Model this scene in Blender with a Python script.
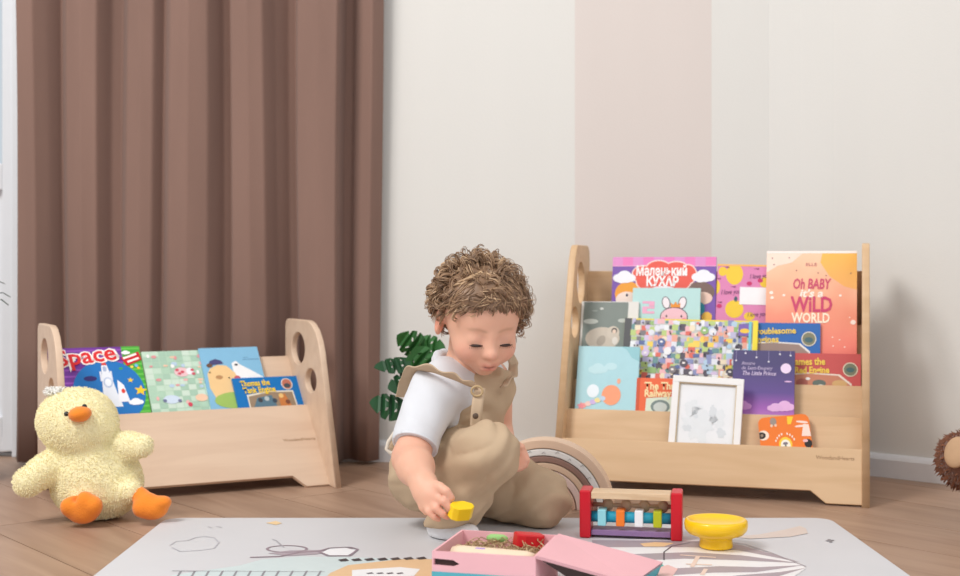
import bpy, bmesh, math, random
import numpy as np
from mathutils import Vector, Matrix, Euler

for o in list(bpy.data.objects):
    bpy.data.objects.remove(o, do_unlink=True)
scene = bpy.context.scene
COL = scene.collection
PI = math.pi
random.seed(7)
RNG = np.random.default_rng(11)

# ------------------------------------------------------------------ camera
F = 1280.0          # focal length in pixels of the 960x576 frame
HOR = 270.0         # horizon row
CAMH = 0.42         # camera height
cam_d = bpy.data.cameras.new('camera')
cam_d.sensor_width = 36.0
cam_d.lens = F * 36.0 / 960.0
cam_d.shift_y = -(288.0 - HOR) / 960.0
cam_d.clip_start = 0.05
cam_d.dof.use_dof = True
cam_d.dof.focus_distance = 1.95
cam_d.dof.aperture_fstop = 5.0
cam = bpy.data.objects.new('camera', cam_d)
COL.objects.link(cam)
cam.location = (0, 0, CAMH)
cam.rotation_euler = (PI / 2, 0, 0)
scene.camera = cam

# ------------------------------------------------------------------ world and light
world = bpy.data.worlds.new('world')
scene.world = world
world.use_nodes = True
bg = world.node_tree.nodes['Background']
bg.inputs[0].default_value = (0.95, 0.97, 1.0, 1)
bg.inputs[1].default_value = 0.72

def area_light(name, loc, target, size, power, color):
    l = bpy.data.lights.new(name, 'AREA')
    l.shape = 'RECTANGLE'; l.size = size[0]; l.size_y = size[1]
    l.energy = power; l.color = color
    o = bpy.data.objects.new(name, l); COL.objects.link(o)
    o.location = loc
    o.rotation_euler = (Vector(target) - Vector(loc)).to_track_quat('-Z', 'Y').to_euler()
    return o
area_light('key_light', (-1.75, 0.55, 2.75), (0.15, 2.3, 0.3), (1.1, 1.1), 76, (1.0, 0.975, 0.945))
area_light('fill_light', (1.6, -0.6, 2.4), (0.1, 2.2, 0.3), (2.2, 1.6), 22, (1.0, 0.98, 0.97))

scene.view_settings.view_transform = 'Standard'
scene.view_settings.look = 'None'
scene.view_settings.exposure = 0.0
scene.view_settings.gamma = 1.0
scene.view_settings.use_curve_mapping = False

# ------------------------------------------------------------------ helpers
def P(px, py, d):
    """photo pixel at a chosen distance -> world point"""
    return Vector(((px - 480.0) * d / F, d, CAMH - (py - HOR) * d / F))

def PF(px, py, z=0.0):
    """photo pixel on the plane at height z -> world point"""
    d = (CAMH - z) * F / (py - HOR)
    return P(px, py, d)

def lin(c):
    return tuple((v / 12.92 if v <= 0.04045 else ((v + 0.055) / 1.055) ** 2.4) for v in c)

def rgb(*c):
    """8 bit sRGB -> linear"""
    return lin([v / 255.0 for v in c])

_mats = {}
def mat(key, color, rough=0.6, var=0.06, scale=30.0, bump=0.0, bscale=200.0, spec=0.4, sheen=0.0,
        stretch=(1, 1, 1), attr=None, sss=0.0, trans=0.0, coat=0.0):
    if key in _mats:
        return _mats[key]
    m = bpy.data.materials.new(key); _mats[key] = m
    m.use_nodes = True
    nt = m.node_tree; N = nt.nodes; L = nt.links
    b = N['Principled BSDF']
    b.inputs['Roughness'].default_value = rough
    b.inputs['Specular IOR Level'].default_value = spec
    if sheen:
        b.inputs['Sheen Weight'].default_value = sheen
        b.inputs['Sheen Roughness'].default_value = 0.5
    if coat:
        b.inputs['Coat Weight'].default_value = coat
    if trans:
        b.inputs['Transmission Weight'].default_value = trans
    if sss:
        b.inputs['Subsurface Weight'].default_value = sss
        b.inputs['Subsurface Radius'].default_value = (0.012, 0.005, 0.003)
        b.inputs['Subsurface Scale'].default_value = 0.6
    tc = N.new('ShaderNodeTexCoord')
    mp = N.new('ShaderNodeMapping'); mp.inputs['Scale'].default_value = stretch
    L.new(tc.outputs['Object'], mp.inputs['Vector'])
    nz = N.new('ShaderNodeTexNoise'); nz.inputs['Scale'].default_value = scale
    nz.inputs['Detail'].default_value = 3.0
    L.new(mp.outputs[0], nz.inputs['Vector'])
    mr = N.new('ShaderNodeMapRange')
    mr.inputs['From Min'].default_value = 0.25; mr.inputs['From Max'].default_value = 0.75
    mr.inputs['To Min'].default_value = 1 - var; mr.inputs['To Max'].default_value = 1 + var
    L.new(nz.outputs['Fac'], mr.inputs['Value'])
    mx = N.new('ShaderNodeMix'); mx.data_type = 'RGBA'; mx.blend_type = 'MULTIPLY'
    mx.inputs[0].default_value = 1.0
    if attr:
        at = N.new('ShaderNodeVertexColor'); at.layer_name = attr
        L.new(at.outputs['Color'], mx.inputs[6])
    else:
        mx.inputs[6].default_value = (*color[:3], 1)
    L.new(mr.outputs[0], mx.inputs[7])
    L.new(mx.outputs[2], b.inputs['Base Color'])
    if bump:
        n2 = N.new('ShaderNodeTexNoise'); n2.inputs['Scale'].default_value = bscale
        n2.inputs['Detail'].default_value = 4.0
        L.new(tc.outputs['Object'], n2.inputs['Vector'])
        bp = N.new('ShaderNodeBump'); bp.inputs['Strength'].default_value = bump
        bp.inputs['Distance'].default_value = 0.002
        L.new(n2.outputs['Fac'], bp.inputs['Height'])
        L.new(bp.outputs[0], b.inputs['Normal'])
    return m

def ink(c):
    """flat printed colour (8 bit sRGB triple)"""
    return mat('ink_%d_%d_%d' % tuple(c), rgb(*c), rough=0.45, var=0.02, scale=60)

def wood(key, base, dark, scale=6.0, stretch=(1, 14, 14), rough=0.5, bump=0.0, offs=None):
    """veneer or plank: noise stretched along x gives the grain"""
    if key in _mats:
        return _mats[key]
    m = bpy.data.materials.new(key); _mats[key] = m
    m.use_nodes = True
    nt = m.node_tree; N = nt.nodes; L = nt.links
    b = N['Principled BSDF']; b.inputs['Roughness'].default_value = rough
    b.inputs['Specular IOR Level'].default_value = 0.35
    tc = N.new('ShaderNodeTexCoord')
    src = tc.outputs['Object']
    if offs:
        oi = N.new('ShaderNodeObjectInfo')
        ad = N.new('ShaderNodeVectorMath'); ad.operation = 'ADD'
        mu = N.new('ShaderNodeVectorMath'); mu.operation = 'SCALE'
        cb = N.new('ShaderNodeCombineXYZ')
        for k in range(3):
            L.new(oi.outputs['Random'], cb.inputs[k])
        mu.inputs['Scale'].default_value = 37.0
        L.new(cb.outputs[0], mu.inputs[0])
        L.new(src, ad.inputs[0]); L.new(mu.outputs[0], ad.inputs[1])
        src = ad.outputs[0]
    mp = N.new('ShaderNodeMapping'); mp.inputs['Scale'].default_value = stretch
    L.new(src, mp.inputs['Vector'])
    nz = N.new('ShaderNodeTexNoise'); nz.inputs['Scale'].default_value = scale
    nz.inputs['Detail'].default_value = 6.0; nz.inputs['Distortion'].default_value = 0.6
    L.new(mp.outputs[0], nz.inputs['Vector'])
    cr = N.new('ShaderNodeValToRGB')
    cr.color_ramp.elements[0].position = 0.30; cr.color_ramp.elements[0].color = (*dark, 1)
    cr.color_ramp.elements[1].position = 0.62; cr.color_ramp.elements[1].color = (*base, 1)
    L.new(nz.outputs['Fac'], cr.inputs[0])
    if offs:
        mr = N.new('ShaderNodeMapRange')
        mr.inputs['To Min'].default_value = 0.90; mr.inputs['To Max'].default_value = 1.08
        L.new(oi.outputs['Random'], mr.inputs['Value'])
        mx = N.new('ShaderNodeMix'); mx.data_type = 'RGBA'; mx.blend_type = 'MULTIPLY'
        mx.inputs[0].default_value = 1.0
        L.new(cr.outputs[0], mx.inputs[6]); L.new(mr.outputs[0], mx.inputs[7])
        L.new(mx.outputs[2], b.inputs['Base Color'])
    else:
        L.new(cr.outputs[0], b.inputs['Base Color'])
    if bump:
        bp = N.new('ShaderNodeBump'); bp.inputs['Strength'].default_value = bump
        bp.inputs['Distance'].default_value = 0.001
        L.new(nz.outputs['Fac'], bp.inputs['Height']); L.new(bp.outputs[0], b.inputs['Normal'])
    return m

def link(name, mesh, mats, parent=None, smooth=False):
    if not isinstance(mats, (list, tuple)):
        mats = [mats]
    for m in mats:
        mesh.materials.append(m)
    if smooth:
        mesh.polygons.foreach_set('use_smooth', [True] * len(mesh.polygons))
    o = bpy.data.objects.new(name, mesh); COL.objects.link(o)
    if parent is not None:
        o.parent = parent
    return o

def empty(name, label, cat, matrix=None, group=None):
    o = bpy.data.objects.new(name, None); COL.objects.link(o)
    o.empty_display_size = 0.02
    if matrix is not None:
        o.matrix_world = matrix
    tag(o, label, cat, group)
    return o

def tag(o, label=None, cat=None, group=None, kind=None):
    if label: o['label'] = label
    if cat: o['category'] = cat
    if group: o['group'] = group
    if kind: o['kind'] = kind
    return o

def T(x=0, y=0, z=0, rz=0.0):
    return Matrix.Translation((x, y, z)) @ Matrix.Rotation(rz, 4, 'Z')

class MB:
    """mesh builder, several shapes into one part"""
    def __init__(self):
        self.v = []; self.f = []; self.mi = []
    def add(self, verts, faces, mi=0):
        n = len(self.v)
        self.v += [tuple(p) for p in verts]
        self.f += [tuple(i + n for i in f) for f in faces]
        self.mi += [mi] * len(faces)
    def box(self, lo, hi, mi=0, M=None):
        x0, y0, z0 = lo; x1, y1, z1 = hi
        vs = [Vector(p) for p in ((x0, y0, z0), (x1, y0, z0), (x1, y1, z0), (x0, y1, z0),
                                  (x0, y0, z1), (x1, y0, z1), (x1, y1, z1), (x0, y1, z1))]
        if M is not None:
            vs = [M @ p for p in vs]
        self.add(vs, [(0, 3, 2, 1), (4, 5, 6, 7), (0, 1, 5, 4), (1, 2, 6, 5), (2, 3, 7, 6), (3, 0, 4, 7)], mi)
    def prism(self, pts, vec, mi=0):
        """closed polygon of 3d points pushed along vec"""
        n = len(pts); vec = Vector(vec)
        a = [Vector(p) for p in pts]; b = [p + vec for p in a]
        fs = [tuple(range(n))[::-1], tuple(range(n, 2 * n))]
        fs += [(i, (i + 1) % n, n + (i + 1) % n, n + i) for i in range(n)]
        self.add(a + b, fs, mi)
    def tube(self, pts, rad, sides=6, mi=0, cap=True, squash=None):
        pts = [Vector(p) for p in pts]
        if not hasattr(rad, '__len__'):
            rad = [rad] * len(pts)
        n = len(pts); vs = []
        up = None
        for i, p in enumerate(pts):
            t = (pts[min(i + 1, n - 1)] - pts[max(i - 1, 0)])
            if t.length < 1e-9: t = Vector((0, 0, 1))
            t.normalize()
            if up is None:
                up = t.orthogonal().normalized()
            else:
                up = (up - t * up.dot(t))
                if up.length < 1e-6: up = t.orthogonal()
                up.normalize()
            s = t.cross(up)
            for k in range(sides):
                a = 2 * PI * k / sides
                vs.append(p + (up * math.cos(a) + s * math.sin(a)) * rad[i])
        fs = []
        for i in range(n - 1):
            for k in range(sides):
                k2 = (k + 1) % sides
                fs.append((i * sides + k, i * sides + k2, (i + 1) * sides + k2, (i + 1) * sides + k))
        if cap:
            fs.append(tuple(range(sides))[::-1])
            fs.append(tuple((n - 1) * sides + k for k in range(sides)))
        self.add(vs, fs, mi)
    def lathe(self, prof, sides=32, mi=0, M=None):
        vs = []; n = len(prof)
        for (r, z) in prof:
            for k in range(sides):
                a = 2 * PI * k / sides
                p = Vector((r * math.cos(a), r * math.sin(a), z))
                vs.append(M @ p if M is not None else p)
        fs = []
        for i in range(n - 1):
            for k in range(sides):
                k2 = (k + 1) % sides
                fs.append((i * sides + k, i * sides + k2, (i + 1) * sides + k2, (i + 1) * sides + k))
        fs.append(tuple(range(sides))[::-1]); fs.append(tuple((n - 1) * sides + k for k in range(sides)))
        self.add(vs, fs, mi)
    def ellipsoid(self, c, r, mi=0, seg=14, rings=8, M=None):
        vs = []; fs = []
        for i in range(rings + 1):
            ph = PI * i / rings
            for k in range(seg):
                a = 2 * PI * k / seg
                p = Vector((r[0] * math.sin(ph) * math.cos(a), r[1] * math.sin(ph) * math.sin(a), r[2] * math.cos(ph)))
                if M is not None: p = M @ p
                vs.append(p + Vector(c))
        for i in range(rings):
            for k in range(seg):
                k2 = (k + 1) % seg
                fs.append((i * seg + k, (i + 1) * seg + k, (i + 1) * seg + k2, i * seg + k2))
        self.add(vs, fs, mi)
    def mesh(self, name, bevel=0.0, seg=2):
        me = bpy.data.meshes.new(name)
        me.from_pydata(self.v, [], self.f)
        me.polygons.foreach_set('material_index', self.mi)
        bm = bmesh.new(); bm.from_mesh(me)
        bmesh.ops.remove_doubles(bm, verts=bm.verts, dist=1e-6)
        if bevel:
            es = [e for e in bm.edges if len(e.link_faces) == 2 and e.calc_face_angle(0) > 0.5]
            bmesh.ops.bevel(bm, geom=es, offset=bevel, segments=seg, affect='EDGES', profile=0.5)
        bm.to_mesh(me); bm.free()
        me.update()
        return me
    def build(self, name, mats, parent=None, smooth=False, bevel=0.0, seg=2):
        return link(name, self.mesh(name, bevel, seg), mats, parent, smooth)

_ctmp = [0]
def curve_mesh(loops, extrude=0.0, bevel=0.0, text=None, size=1.0, offset=0.0, align='CENTER', shear=0.0, spacing=1.0):
    """2d outlines (outer loop and holes) or text -> mesh in the xy plane"""
    _ctmp[0] += 1
    if text is None:
        cu = bpy.data.curves.new('outline', 'CURVE'); cu.dimensions = '2D'; cu.fill_mode = 'BOTH'
        for lp in loops:
            s = cu.splines.new('POLY'); s.points.add(len(lp) - 1)
            for p, q in zip(s.points, lp):
                p.co = (q[0], q[1], 0, 1)
            s.use_cyclic_u = True
    else:
        cu = bpy.data.curves.new('lettering', 'FONT'); cu.body = text; cu.size = size
        cu.align_x = align; cu.align_y = 'CENTER'; cu.resolution_u = 2; cu.offset = offset; cu.shear = shear
        cu.space_character = spacing
    cu.extrude = extrude
    if bevel:
        cu.bevel_depth = bevel; cu.bevel_resolution = 1; cu.offset = -bevel
    ob = bpy.data.objects.new('outline', cu); COL.objects.link(ob)
    dg = bpy.context.evaluated_depsgraph_get()
    me = bpy.data.meshes.new_from_object(ob.evaluated_get(dg))
    bpy.data.objects.remove(ob, do_unlink=True); bpy.data.curves.remove(cu)
    me.materials.clear()
    return me

def ell(cx, cy, rx, ry, n=24, rot=0.0):
    c, s = math.cos(rot), math.sin(rot)
    out = []
    for i in range(n):
        a = 2 * PI * i / n
        x, y = rx * math.cos(a), ry * math.sin(a)
        out.append((cx + c * x - s * y, cy + s * x + c * y))
    return out

def arc(cx, cy, r, a0, a1, n):
    return [(cx + r * math.cos(a0 + (a1 - a0) * i / n), cy + r * math.sin(a0 + (a1 - a0) * i / n)) for i in range(n + 1)]

def rrect(x0, y0, x1, y1, r, n=4):
    return (arc(x1 - r, y1 - r, r, 0, PI / 2, n) + arc(x0 + r, y1 - r, r, PI / 2, PI, n)
            + arc(x0 + r, y0 + r, r, PI, 1.5 * PI, n) + arc(x1 - r, y0 + r, r, 1.5 * PI, 2 * PI, n))

# ---- implicit surfaces: smooth unions of tapered limbs, meshed with surface nets
class Field:
    def __init__(self, lo, hi, h):
        self.lo = np.array(lo, float); self.h = h
        self.n = np.ceil((np.array(hi) - self.lo) / h).astype(int) + 1
        self.D = np.full(self.n, 0.05, np.float32)
    def block(self, lo, hi):
        a = np.clip(np.floor((np.array(lo) - self.lo) / self.h).astype(int), 0, self.n - 1)
        b = np.clip(np.ceil((np.array(hi) - self.lo) / self.h).astype(int) + 1, 1, self.n)
        sl = tuple(slice(int(i), int(j)) for i, j in zip(a, b))
        ax = [self.lo[k] + self.h * np.arange(a[k], b[k]) for k in range(3)]
        return sl, ax[0][:, None, None], ax[1][None, :, None], ax[2][None, None, :]
    def blend(self, sl, d, k, sub=False):
        o = self.D[sl]
        if sub:
            d = -d
            hh = np.maximum(k - np.abs(o - d), 0) / k if k > 0 else 0
            self.D[sl] = np.maximum(o, d) + (hh * hh * k * 0.25 if k > 0 else 0)
        else:
            hh = np.maximum(k - np.abs(o - d), 0) / k if k > 0 else 0
            self.D[sl] = np.minimum(o, d) - (hh * hh * k * 0.25 if k > 0 else 0)
    def limb(self, a, b, ra, rb, k=0.01, sub=False):
        a = np.array(a, float); b = np.array(b, float)
        m = max(ra, rb) + k + 0.012
        sl, X, Y, Z = self.block(np.minimum(a, b) - m, np.maximum(a, b) + m)
        ab = b - a; L2 = max(float(ab @ ab), 1e-12)
        t = np.clip(((X - a[0]) * ab[0] + (Y - a[1]) * ab[1] + (Z - a[2]) * ab[2]) / L2, 0, 1)
        d = np.sqrt((X - a[0] - t * ab[0]) ** 2 + (Y - a[1] - t * ab[1]) ** 2 + (Z - a[2] - t * ab[2]) ** 2)
        d = d - (ra + (rb - ra) * t)
        self.blend(sl, d, k, sub)
    def blob(self, c, r, k=0.01, R=None, sub=False):
        c = np.array(c, float); r = np.array(r, float)
        m = r.max() + k + 0.012
        sl, X, Y, Z = self.block(c - m, c + m)
        x, y, z = X - c[0], Y - c[1], Z - c[2]
        if R is not None:
            M = np.array(R.to_3x3()).T
            x, y, z = (M[0, 0] * x + M[0, 1] * y + M[0, 2] * z,
                       M[1, 0] * x + M[1, 1] * y + M[1, 2] * z,
                       M[2, 0] * x + M[2, 1] * y + M[2, 2] * z)
        k0 = np.sqrt((x / r[0]) ** 2 + (y / r[1]) ** 2 + (z / r[2]) ** 2)
        k1 = np.sqrt((x / r[0] ** 2) ** 2 + (y / r[1] ** 2) ** 2 + (z / r[2] ** 2) ** 2)
        d = k0 * (k0 - 1) / np.maximum(k1, 1e-6)
        self.blend(sl, d, k, sub)
    def chain(self, pts, rad, k=0.01):
        for i in range(len(pts) - 1):
            self.limb(pts[i], pts[i + 1], rad[i], rad[i + 1], k)
    def cut(self, p, n, k=0.002, lo=None, hi=None):
        """remove everything on the side of the plane n points to"""
        n = np.array(n, float); n /= np.linalg.norm(n)
        lo = self.lo if lo is None else lo
        hi = self.lo + self.h * self.n if hi is None else hi
        sl, X, Y, Z = self.block(lo, hi)
        d = -((X - p[0]) * n[0] + (Y - p[1]) * n[1] + (Z - p[2]) * n[2])
        self.blend(sl, d, k, True)
    def ripple(self, fn):
        sl, X, Y, Z = self.block(self.lo, self.lo + self.h * self.n)
        self.D[sl] += fn(X, Y, Z).astype(np.float32)
    def mesh(self, name):
        D = self.D
        D[0] = D[-1] = 0.05; D[:, 0] = D[:, -1] = 0.05; D[:, :, 0] = D[:, :, -1] = 0.05
        s = D < 0
        cnt = np.zeros(tuple(self.n - 1), np.int8)
        for i in (0, 1):
            for j in (0, 1):
                for k in (0, 1):
                    cnt += s[i:self.n[0] - 1 + i, j:self.n[1] - 1 + j, k:self.n[2] - 1 + k]
        msk = (cnt > 0) & (cnt < 8)
        idx = np.full(msk.shape, -1, np.int64)
        C = np.array(np.nonzero(msk)).T
        idx[msk] = np.arange(len(C))
        pos = np.zeros((len(C), 3)); num = np.zeros(len(C))
        corners = [(i, j, k) for i in (0, 1) for j in (0, 1) for k in (0, 1)]
        for a in corners:
            for ax in range(3):
                if a[ax]: continue
                b = list(a); b[ax] = 1
                da = D[C[:, 0] + a[0], C[:, 1] + a[1], C[:, 2] + a[2]].astype(float)
                db = D[C[:, 0] + b[0], C[:, 1] + b[1], C[:, 2] + b[2]].astype(float)
                cr = (da < 0) != (db < 0)
                t = np.where(cr, da / np.where(cr, da - db, 1), 0)
                q = np.tile(np.array(a, float), (len(C), 1)); q[:, ax] += t
                pos[cr] += q[cr]; num[cr] += 1
        V = self.lo + self.h * (C + pos / num[:, None])
        faces = []
        for ax in range(3):
            o1, o2 = [(1, 2), (2, 0), (0, 1)][ax]
            sa = [slice(None)] * 3; sb = [slice(None)] * 3
            sa[ax] = slice(0, -1); sb[ax] = slice(1, None)
            A = s[tuple(sa)]; B = s[tuple(sb)]
            E = np.array(np.nonzero(A != B)).T
            flip = A[tuple(E.T)]
            quad = []
            for (u, w) in ((-1, -1), (0, -1), (0, 0), (-1, 0)):
                q = E.copy(); q[:, o1] += u; q[:, o2] += w
                quad.append(idx[q[:, 0], q[:, 1], q[:, 2]])
            Q = np.stack(quad, 1)
            Q[~flip] = Q[~flip][:, ::-1]
            faces.append(Q)
        Q = np.concatenate(faces)
        Q = Q[(Q >= 0).all(1)]
        # one light relaxation step
        acc = np.zeros_like(V); w = np.zeros(len(V))
        for a, b in ((0, 1), (1, 2), (2, 3), (3, 0)):
            np.add.at(acc, Q[:, a], V[Q[:, b]]); np.add.at(w, Q[:, a], 1)
            np.add.at(acc, Q[:, b], V[Q[:, a]]); np.add.at(w, Q[:, b], 1)
        V = 0.5 * V + 0.5 * acc / np.maximum(w, 1)[:, None]
        me = bpy.data.meshes.new(name)
        me.vertices.add(len(V)); me.vertices.foreach_set('co', V.ravel())
        me.loops.add(len(Q) * 4); me.loops.foreach_set('vertex_index', Q.ravel())
        me.polygons.add(len(Q))
        me.polygons.foreach_set('loop_start', np.arange(len(Q)) * 4)
        me.update(calc_edges=True); me.validate()
        return me

def pile(co, nr, n, lmin, lmax, rad, seed, origin, droop=0.2, keep=None, jitter=0.35, mats=1):
    """short plush pile: thin bent strands standing on a surface"""
    r = random.Random(seed); m = MB()
    for i in (r.sample(range(len(co)), n) if len(co) > n else range(len(co))):
        p = Vector(co[i]); q = Vector(nr[i])
        if p.z < 0.006 or (keep and not keep(p, q)): continue
        t = q + Vector((r.gauss(0, jitter), r.gauss(0, jitter), r.gauss(0, jitter) - droop)); L = r.uniform(lmin, lmax)
        a = p + t.normalized() * L * 0.6; b = a + (t + Vector((0, 0, -2 * droop))).normalized() * L * 0.5
        a.z = max(a.z, 0.002); b.z = max(b.z, 0.002)
        m.tube([p - origin, a - origin, b - origin], [rad, rad * 0.75, rad * 0.12], 3, r.randrange(mats), cap=False)
    return m

def mesh_normals(me):
    a = np.zeros(len(me.vertices) * 3); me.vertices.foreach_get('normal', a)
    return a.reshape(-1, 3)

def mesh_coords(me):
    a = np.zeros(len(me.vertices) * 3); me.vertices.foreach_get('co', a)
    return a.reshape(-1, 3)

def paint(me, cols, name='Col'):
    ca = me.color_attributes.new(name, 'FLOAT_COLOR', 'POINT')
    out = np.ones((len(cols), 4)); out[:, :3] = cols
    ca.data.foreach_set('color', out.ravel())

# ================================================================== the room
WALL = [(-3.2, 3.06), (0.62, 2.745), (0.68, 2.718), (0.74, 2.680), (0.803, 2.625), (0.934, 2.505), (2.4, 1.163)]
def wall_y(x):
    for (x0, y0), (x1, y1) in zip(WALL[:-1], WALL[1:]):
        if x0 <= x <= x1:
            return y0 + (y1 - y0) * (x - x0) / (x1 - x0)

# floor: a dark bed with laminate planks laid diagonally
fl = MB(); fl.box((-3.2, -0.6, -0.06), (2.6, 3.3, -0.012))
floor = fl.build('floor', mat('floor_bed', rgb(48, 36, 30), 0.9))
tag(floor, kind='structure')
M_PLANK = wood('laminate', rgb(172, 141, 119), rgb(154, 123, 102), 3.0, (1, 9, 9), 0.42, 0.12, offs=True)
PW, PL = 0.17, 1.22
ang = math.atan2(-0.768, 0.64)
ux = Vector((math.cos(ang), math.sin(ang))); uy = Vector((-math.sin(ang), math.cos(ang)))
if uy.y < 0: uy = -uy
def clip_poly(poly, p, n):
    out = []
    for i in range(len(poly)):
        a, b = poly[i], poly[(i + 1) % len(poly)]
        da, db = (a - p).dot(n), (b - p).dot(n)
        if da <= 0: out.append(a)
        if (da < 0) != (db < 0):
            out.append(a + (b - a) * (da / (da - db)))
    return out
w0, w1, w2, w3 = Vector(WALL[0]), Vector(WALL[1]), Vector(WALL[4]), Vector(WALL[6])
n_main = Vector((-(w1 - w0).y, (w1 - w0).x)).normalized()
n_side = Vector((-(w3 - w2).y, (w3 - w2).x)).normalized()
for r in range(-14, 14):
    c0 = 0.717 + r * PW
    off = (r * 0.437) % PL
    for q in range(-4, 4):
        s0 = -0.9 + off + q * PL
        g = 0.0009
        poly = [ux * s + uy * t for s, t in ((s0 + g, c0 + g), (s0 + PL - g, c0 + g), (s0 + PL - g, c0 + PW - g), (s0 + g, c0 + PW - g))]
        ctr = sum(poly, Vector((0, 0))) / 4
        if not (-2.6 < ctr.x < 2.2 and 0.1 < ctr.y < 3.6): continue
        poly = clip_poly(poly, w1 + n_main * 0.05, n_main)
        if len(poly) >= 3: poly = clip_poly(poly, w2 + n_side * 0.05, n_side)
        if len(poly) < 3: continue
        m = MB()
        m.prism([Vector(((p - ctr).dot(ux), (p - ctr).dot(Vector((-ux.y, ux.x))), -0.011)) for p in poly], (0, 0, 0.011))
        o = m.build('plank', M_PLANK, floor)
        o.matrix_local = Matrix.Translation((ctr.x, ctr.y, 0)) @ Matrix.Rotation(math.atan2(ux.y, ux.x), 4, 'Z')

# walls: papered in wide vertical strips, the right end turns towards the room
M_WALL = mat('wallpaper_white', rgb(223, 221, 216), 0.85, 0.012, 9, 0.12, 260, stretch=(1, 1, 0.12))
M_WALLP = mat('wallpaper_blush', rgb(219, 209, 203), 0.85, 0.012, 9, 0.12, 260, stretch=(1, 1, 0.12))
DX0, DX1, DH = -1.95, -1.03, 2.1          # balcony door opening
def wall_piece(m, pts, z0, z1, mi=0, th=0.12):
    for (a, b) in zip(pts[:-1], pts[1:]):
        a = Vector(a); b = Vector(b)
        n = Vector((-(b - a).y, (b - a).x)).normalized() * th
        base = [Vector((a.x, a.y, z0)), Vector((b.x, b.y, z0)), Vector((b.x + n.x, b.y + n.y, z0)), Vector((a.x + n.x, a.y + n.y, z0))]
        m.prism(base, (0, 0, z1 - z0), mi)
wp = lambda x: (x, wall_y(x))
m = MB()
wall_piece(m, [wp(-3.2), wp(DX0)], 0, 2.6)
wall_piece(m, [wp(DX0), wp(DX1)], DH, 2.6)
wall_piece(m, [wp(DX1), wp(0.206)], 0, 2.6)
wall_piece(m, [wp(0.206), wp(0.4985)], 0, 2.6, 1)
wall_piece(m, [wp(0.4985), wp(0.62)], 0, 2.6)
tag(m.build('wall_back', [M_WALL, M_WALLP]), kind='structure')
m = MB(); wall_piece(m, WALL[1:], 0, 2.6)
wr = m.build('wall_right', [M_WALL], smooth=False)
tag(wr, kind='structure')
M_BASE = mat('baseboard_white', rgb(226, 226, 228), 0.4, 0.02)
def baseboard(name, pts):
    m = MB()
    for (a, b) in zip(pts[:-1], pts[1:]):
        a = Vector((*a, 0)); b = Vector((*b, 0))
        n = Vector(((b - a).y, -(b - a).x, 0)).normalized()
        prof = [(0.0, 0.0), (0.014, 0.0), (0.014, 0.036), (0.010, 0.042), (0.006, 0.0455), (0.0, 0.0465)]
        m.prism([a + n * t + Vector((0, 0, z)) for t, z in prof], b - a)
    tag(m.build(name, M_BASE), kind='structure')
baseboard('baseboard_back', [wp(DX1), WALL[1]])
baseboard('baseboard_right', WALL[1:])

# balcony door: white frame, sash with a pane and a solid lower panel
M_PVC = mat('white_plastic_frame', rgb(226, 229, 233), 0.35, 0.01)
M_GLASS = mat('pane_glass', (0.85, 0.93, 0.97), 0.02, 0.0, trans=1.0)
a = Vector((*wp(DX0), 0)); b = Vector((*wp(DX1), 0)); ud = (b - a).normalized(); nd = Vector((ud.y, -ud.x, 0))
DMX = Matrix((( ud.x, nd.x, 0, a.x), (ud.y, nd.y, 0, a.y), (0, 0, 1, 0), (0, 0, 0, 1)))
Wd = (b - a).length
m = MB()
m.box((0, -0.08, 0), (0.02, 0.012, DH)); m.box((Wd - 0.02, -0.08, 0), (Wd, 0.012, DH)); m.box((0.02, -0.08, DH - 0.03), (Wd - 0.02, 0.012, DH))
door = m.build('door_1', M_PVC, bevel=0.002); tag(door, kind='structure'); door.matrix_world = DMX
m = MB()
for (x0, x1, z0, z1) in ((0.02, 0.09, 0.012, DH - 0.03), (Wd - 0.044, Wd - 0.02, 0.012, DH - 0.03),
                         (0.09, Wd - 0.044, 0.012, 0.09), (0.09, Wd - 0.044, DH - 0.11, DH - 0.03), (0.09, Wd - 0.044, 0.60, 0.66)):
    m.box((x0, -0.05, z0), (x1, 0.006, z1))
m.build('sash', M_PVC, door, bevel=0.003)
m = MB(); m.box((0.09, -0.034, 0.09), (Wd - 0.044, -0.012, 0.60)); m.build('panel', M_PVC, door)
m = MB(); m.box((0.09, -0.028, 0.66), (Wd - 0.044, -0.018, DH - 0.11)); m.build('pane', M_GLASS, door)
m = MB(); m.box((0.05, 0.006, 1.0), (0.07, 0.03, 1.03)); m.box((0.045, 0.028, 1.0), (0.075, 0.038, 1.13)); m.build('handle', M_PVC, door, bevel=0.003)

# curtain with deep irregular folds, hung on a rod
FOLDS = [(12, .02), (19, -.028), (38, -.036), (50, -.005), (60, .03), (69, -.008), (86, -.03), (102, -.026), (111, .022), (121, .03),
         (129, -.008), (142, -.018), (154, -.014), (162, .02), (170, -.018), (188, -.03), (206, -.016), (219, .026), (227.5, .035),
         (231, -.028), (250, -.04), (266, -.03), (277, .008), (289, .034), (297.5, .038), (301, -.03), (322, -.045), (341, -.048),
         (344.5, .024), (352, .030), (361, -.004), (371, -.016), (379, .012), (381, .022)]
fx = np.array([p[0] for p in FOLDS], float); fd = np.array([p[1] for p in FOLDS])
xs = np.linspace(12, 381, 420)
prof = np.interp(xs, fx, fd)
ker = np.hanning(7); ker /= ker.sum()
prof = np.convolve(np.pad(prof, 3, 'edge'), ker, 'valid')
NZ = 26; zt = np.linspace(0.008, 2.38, NZ)
vs = []
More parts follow.
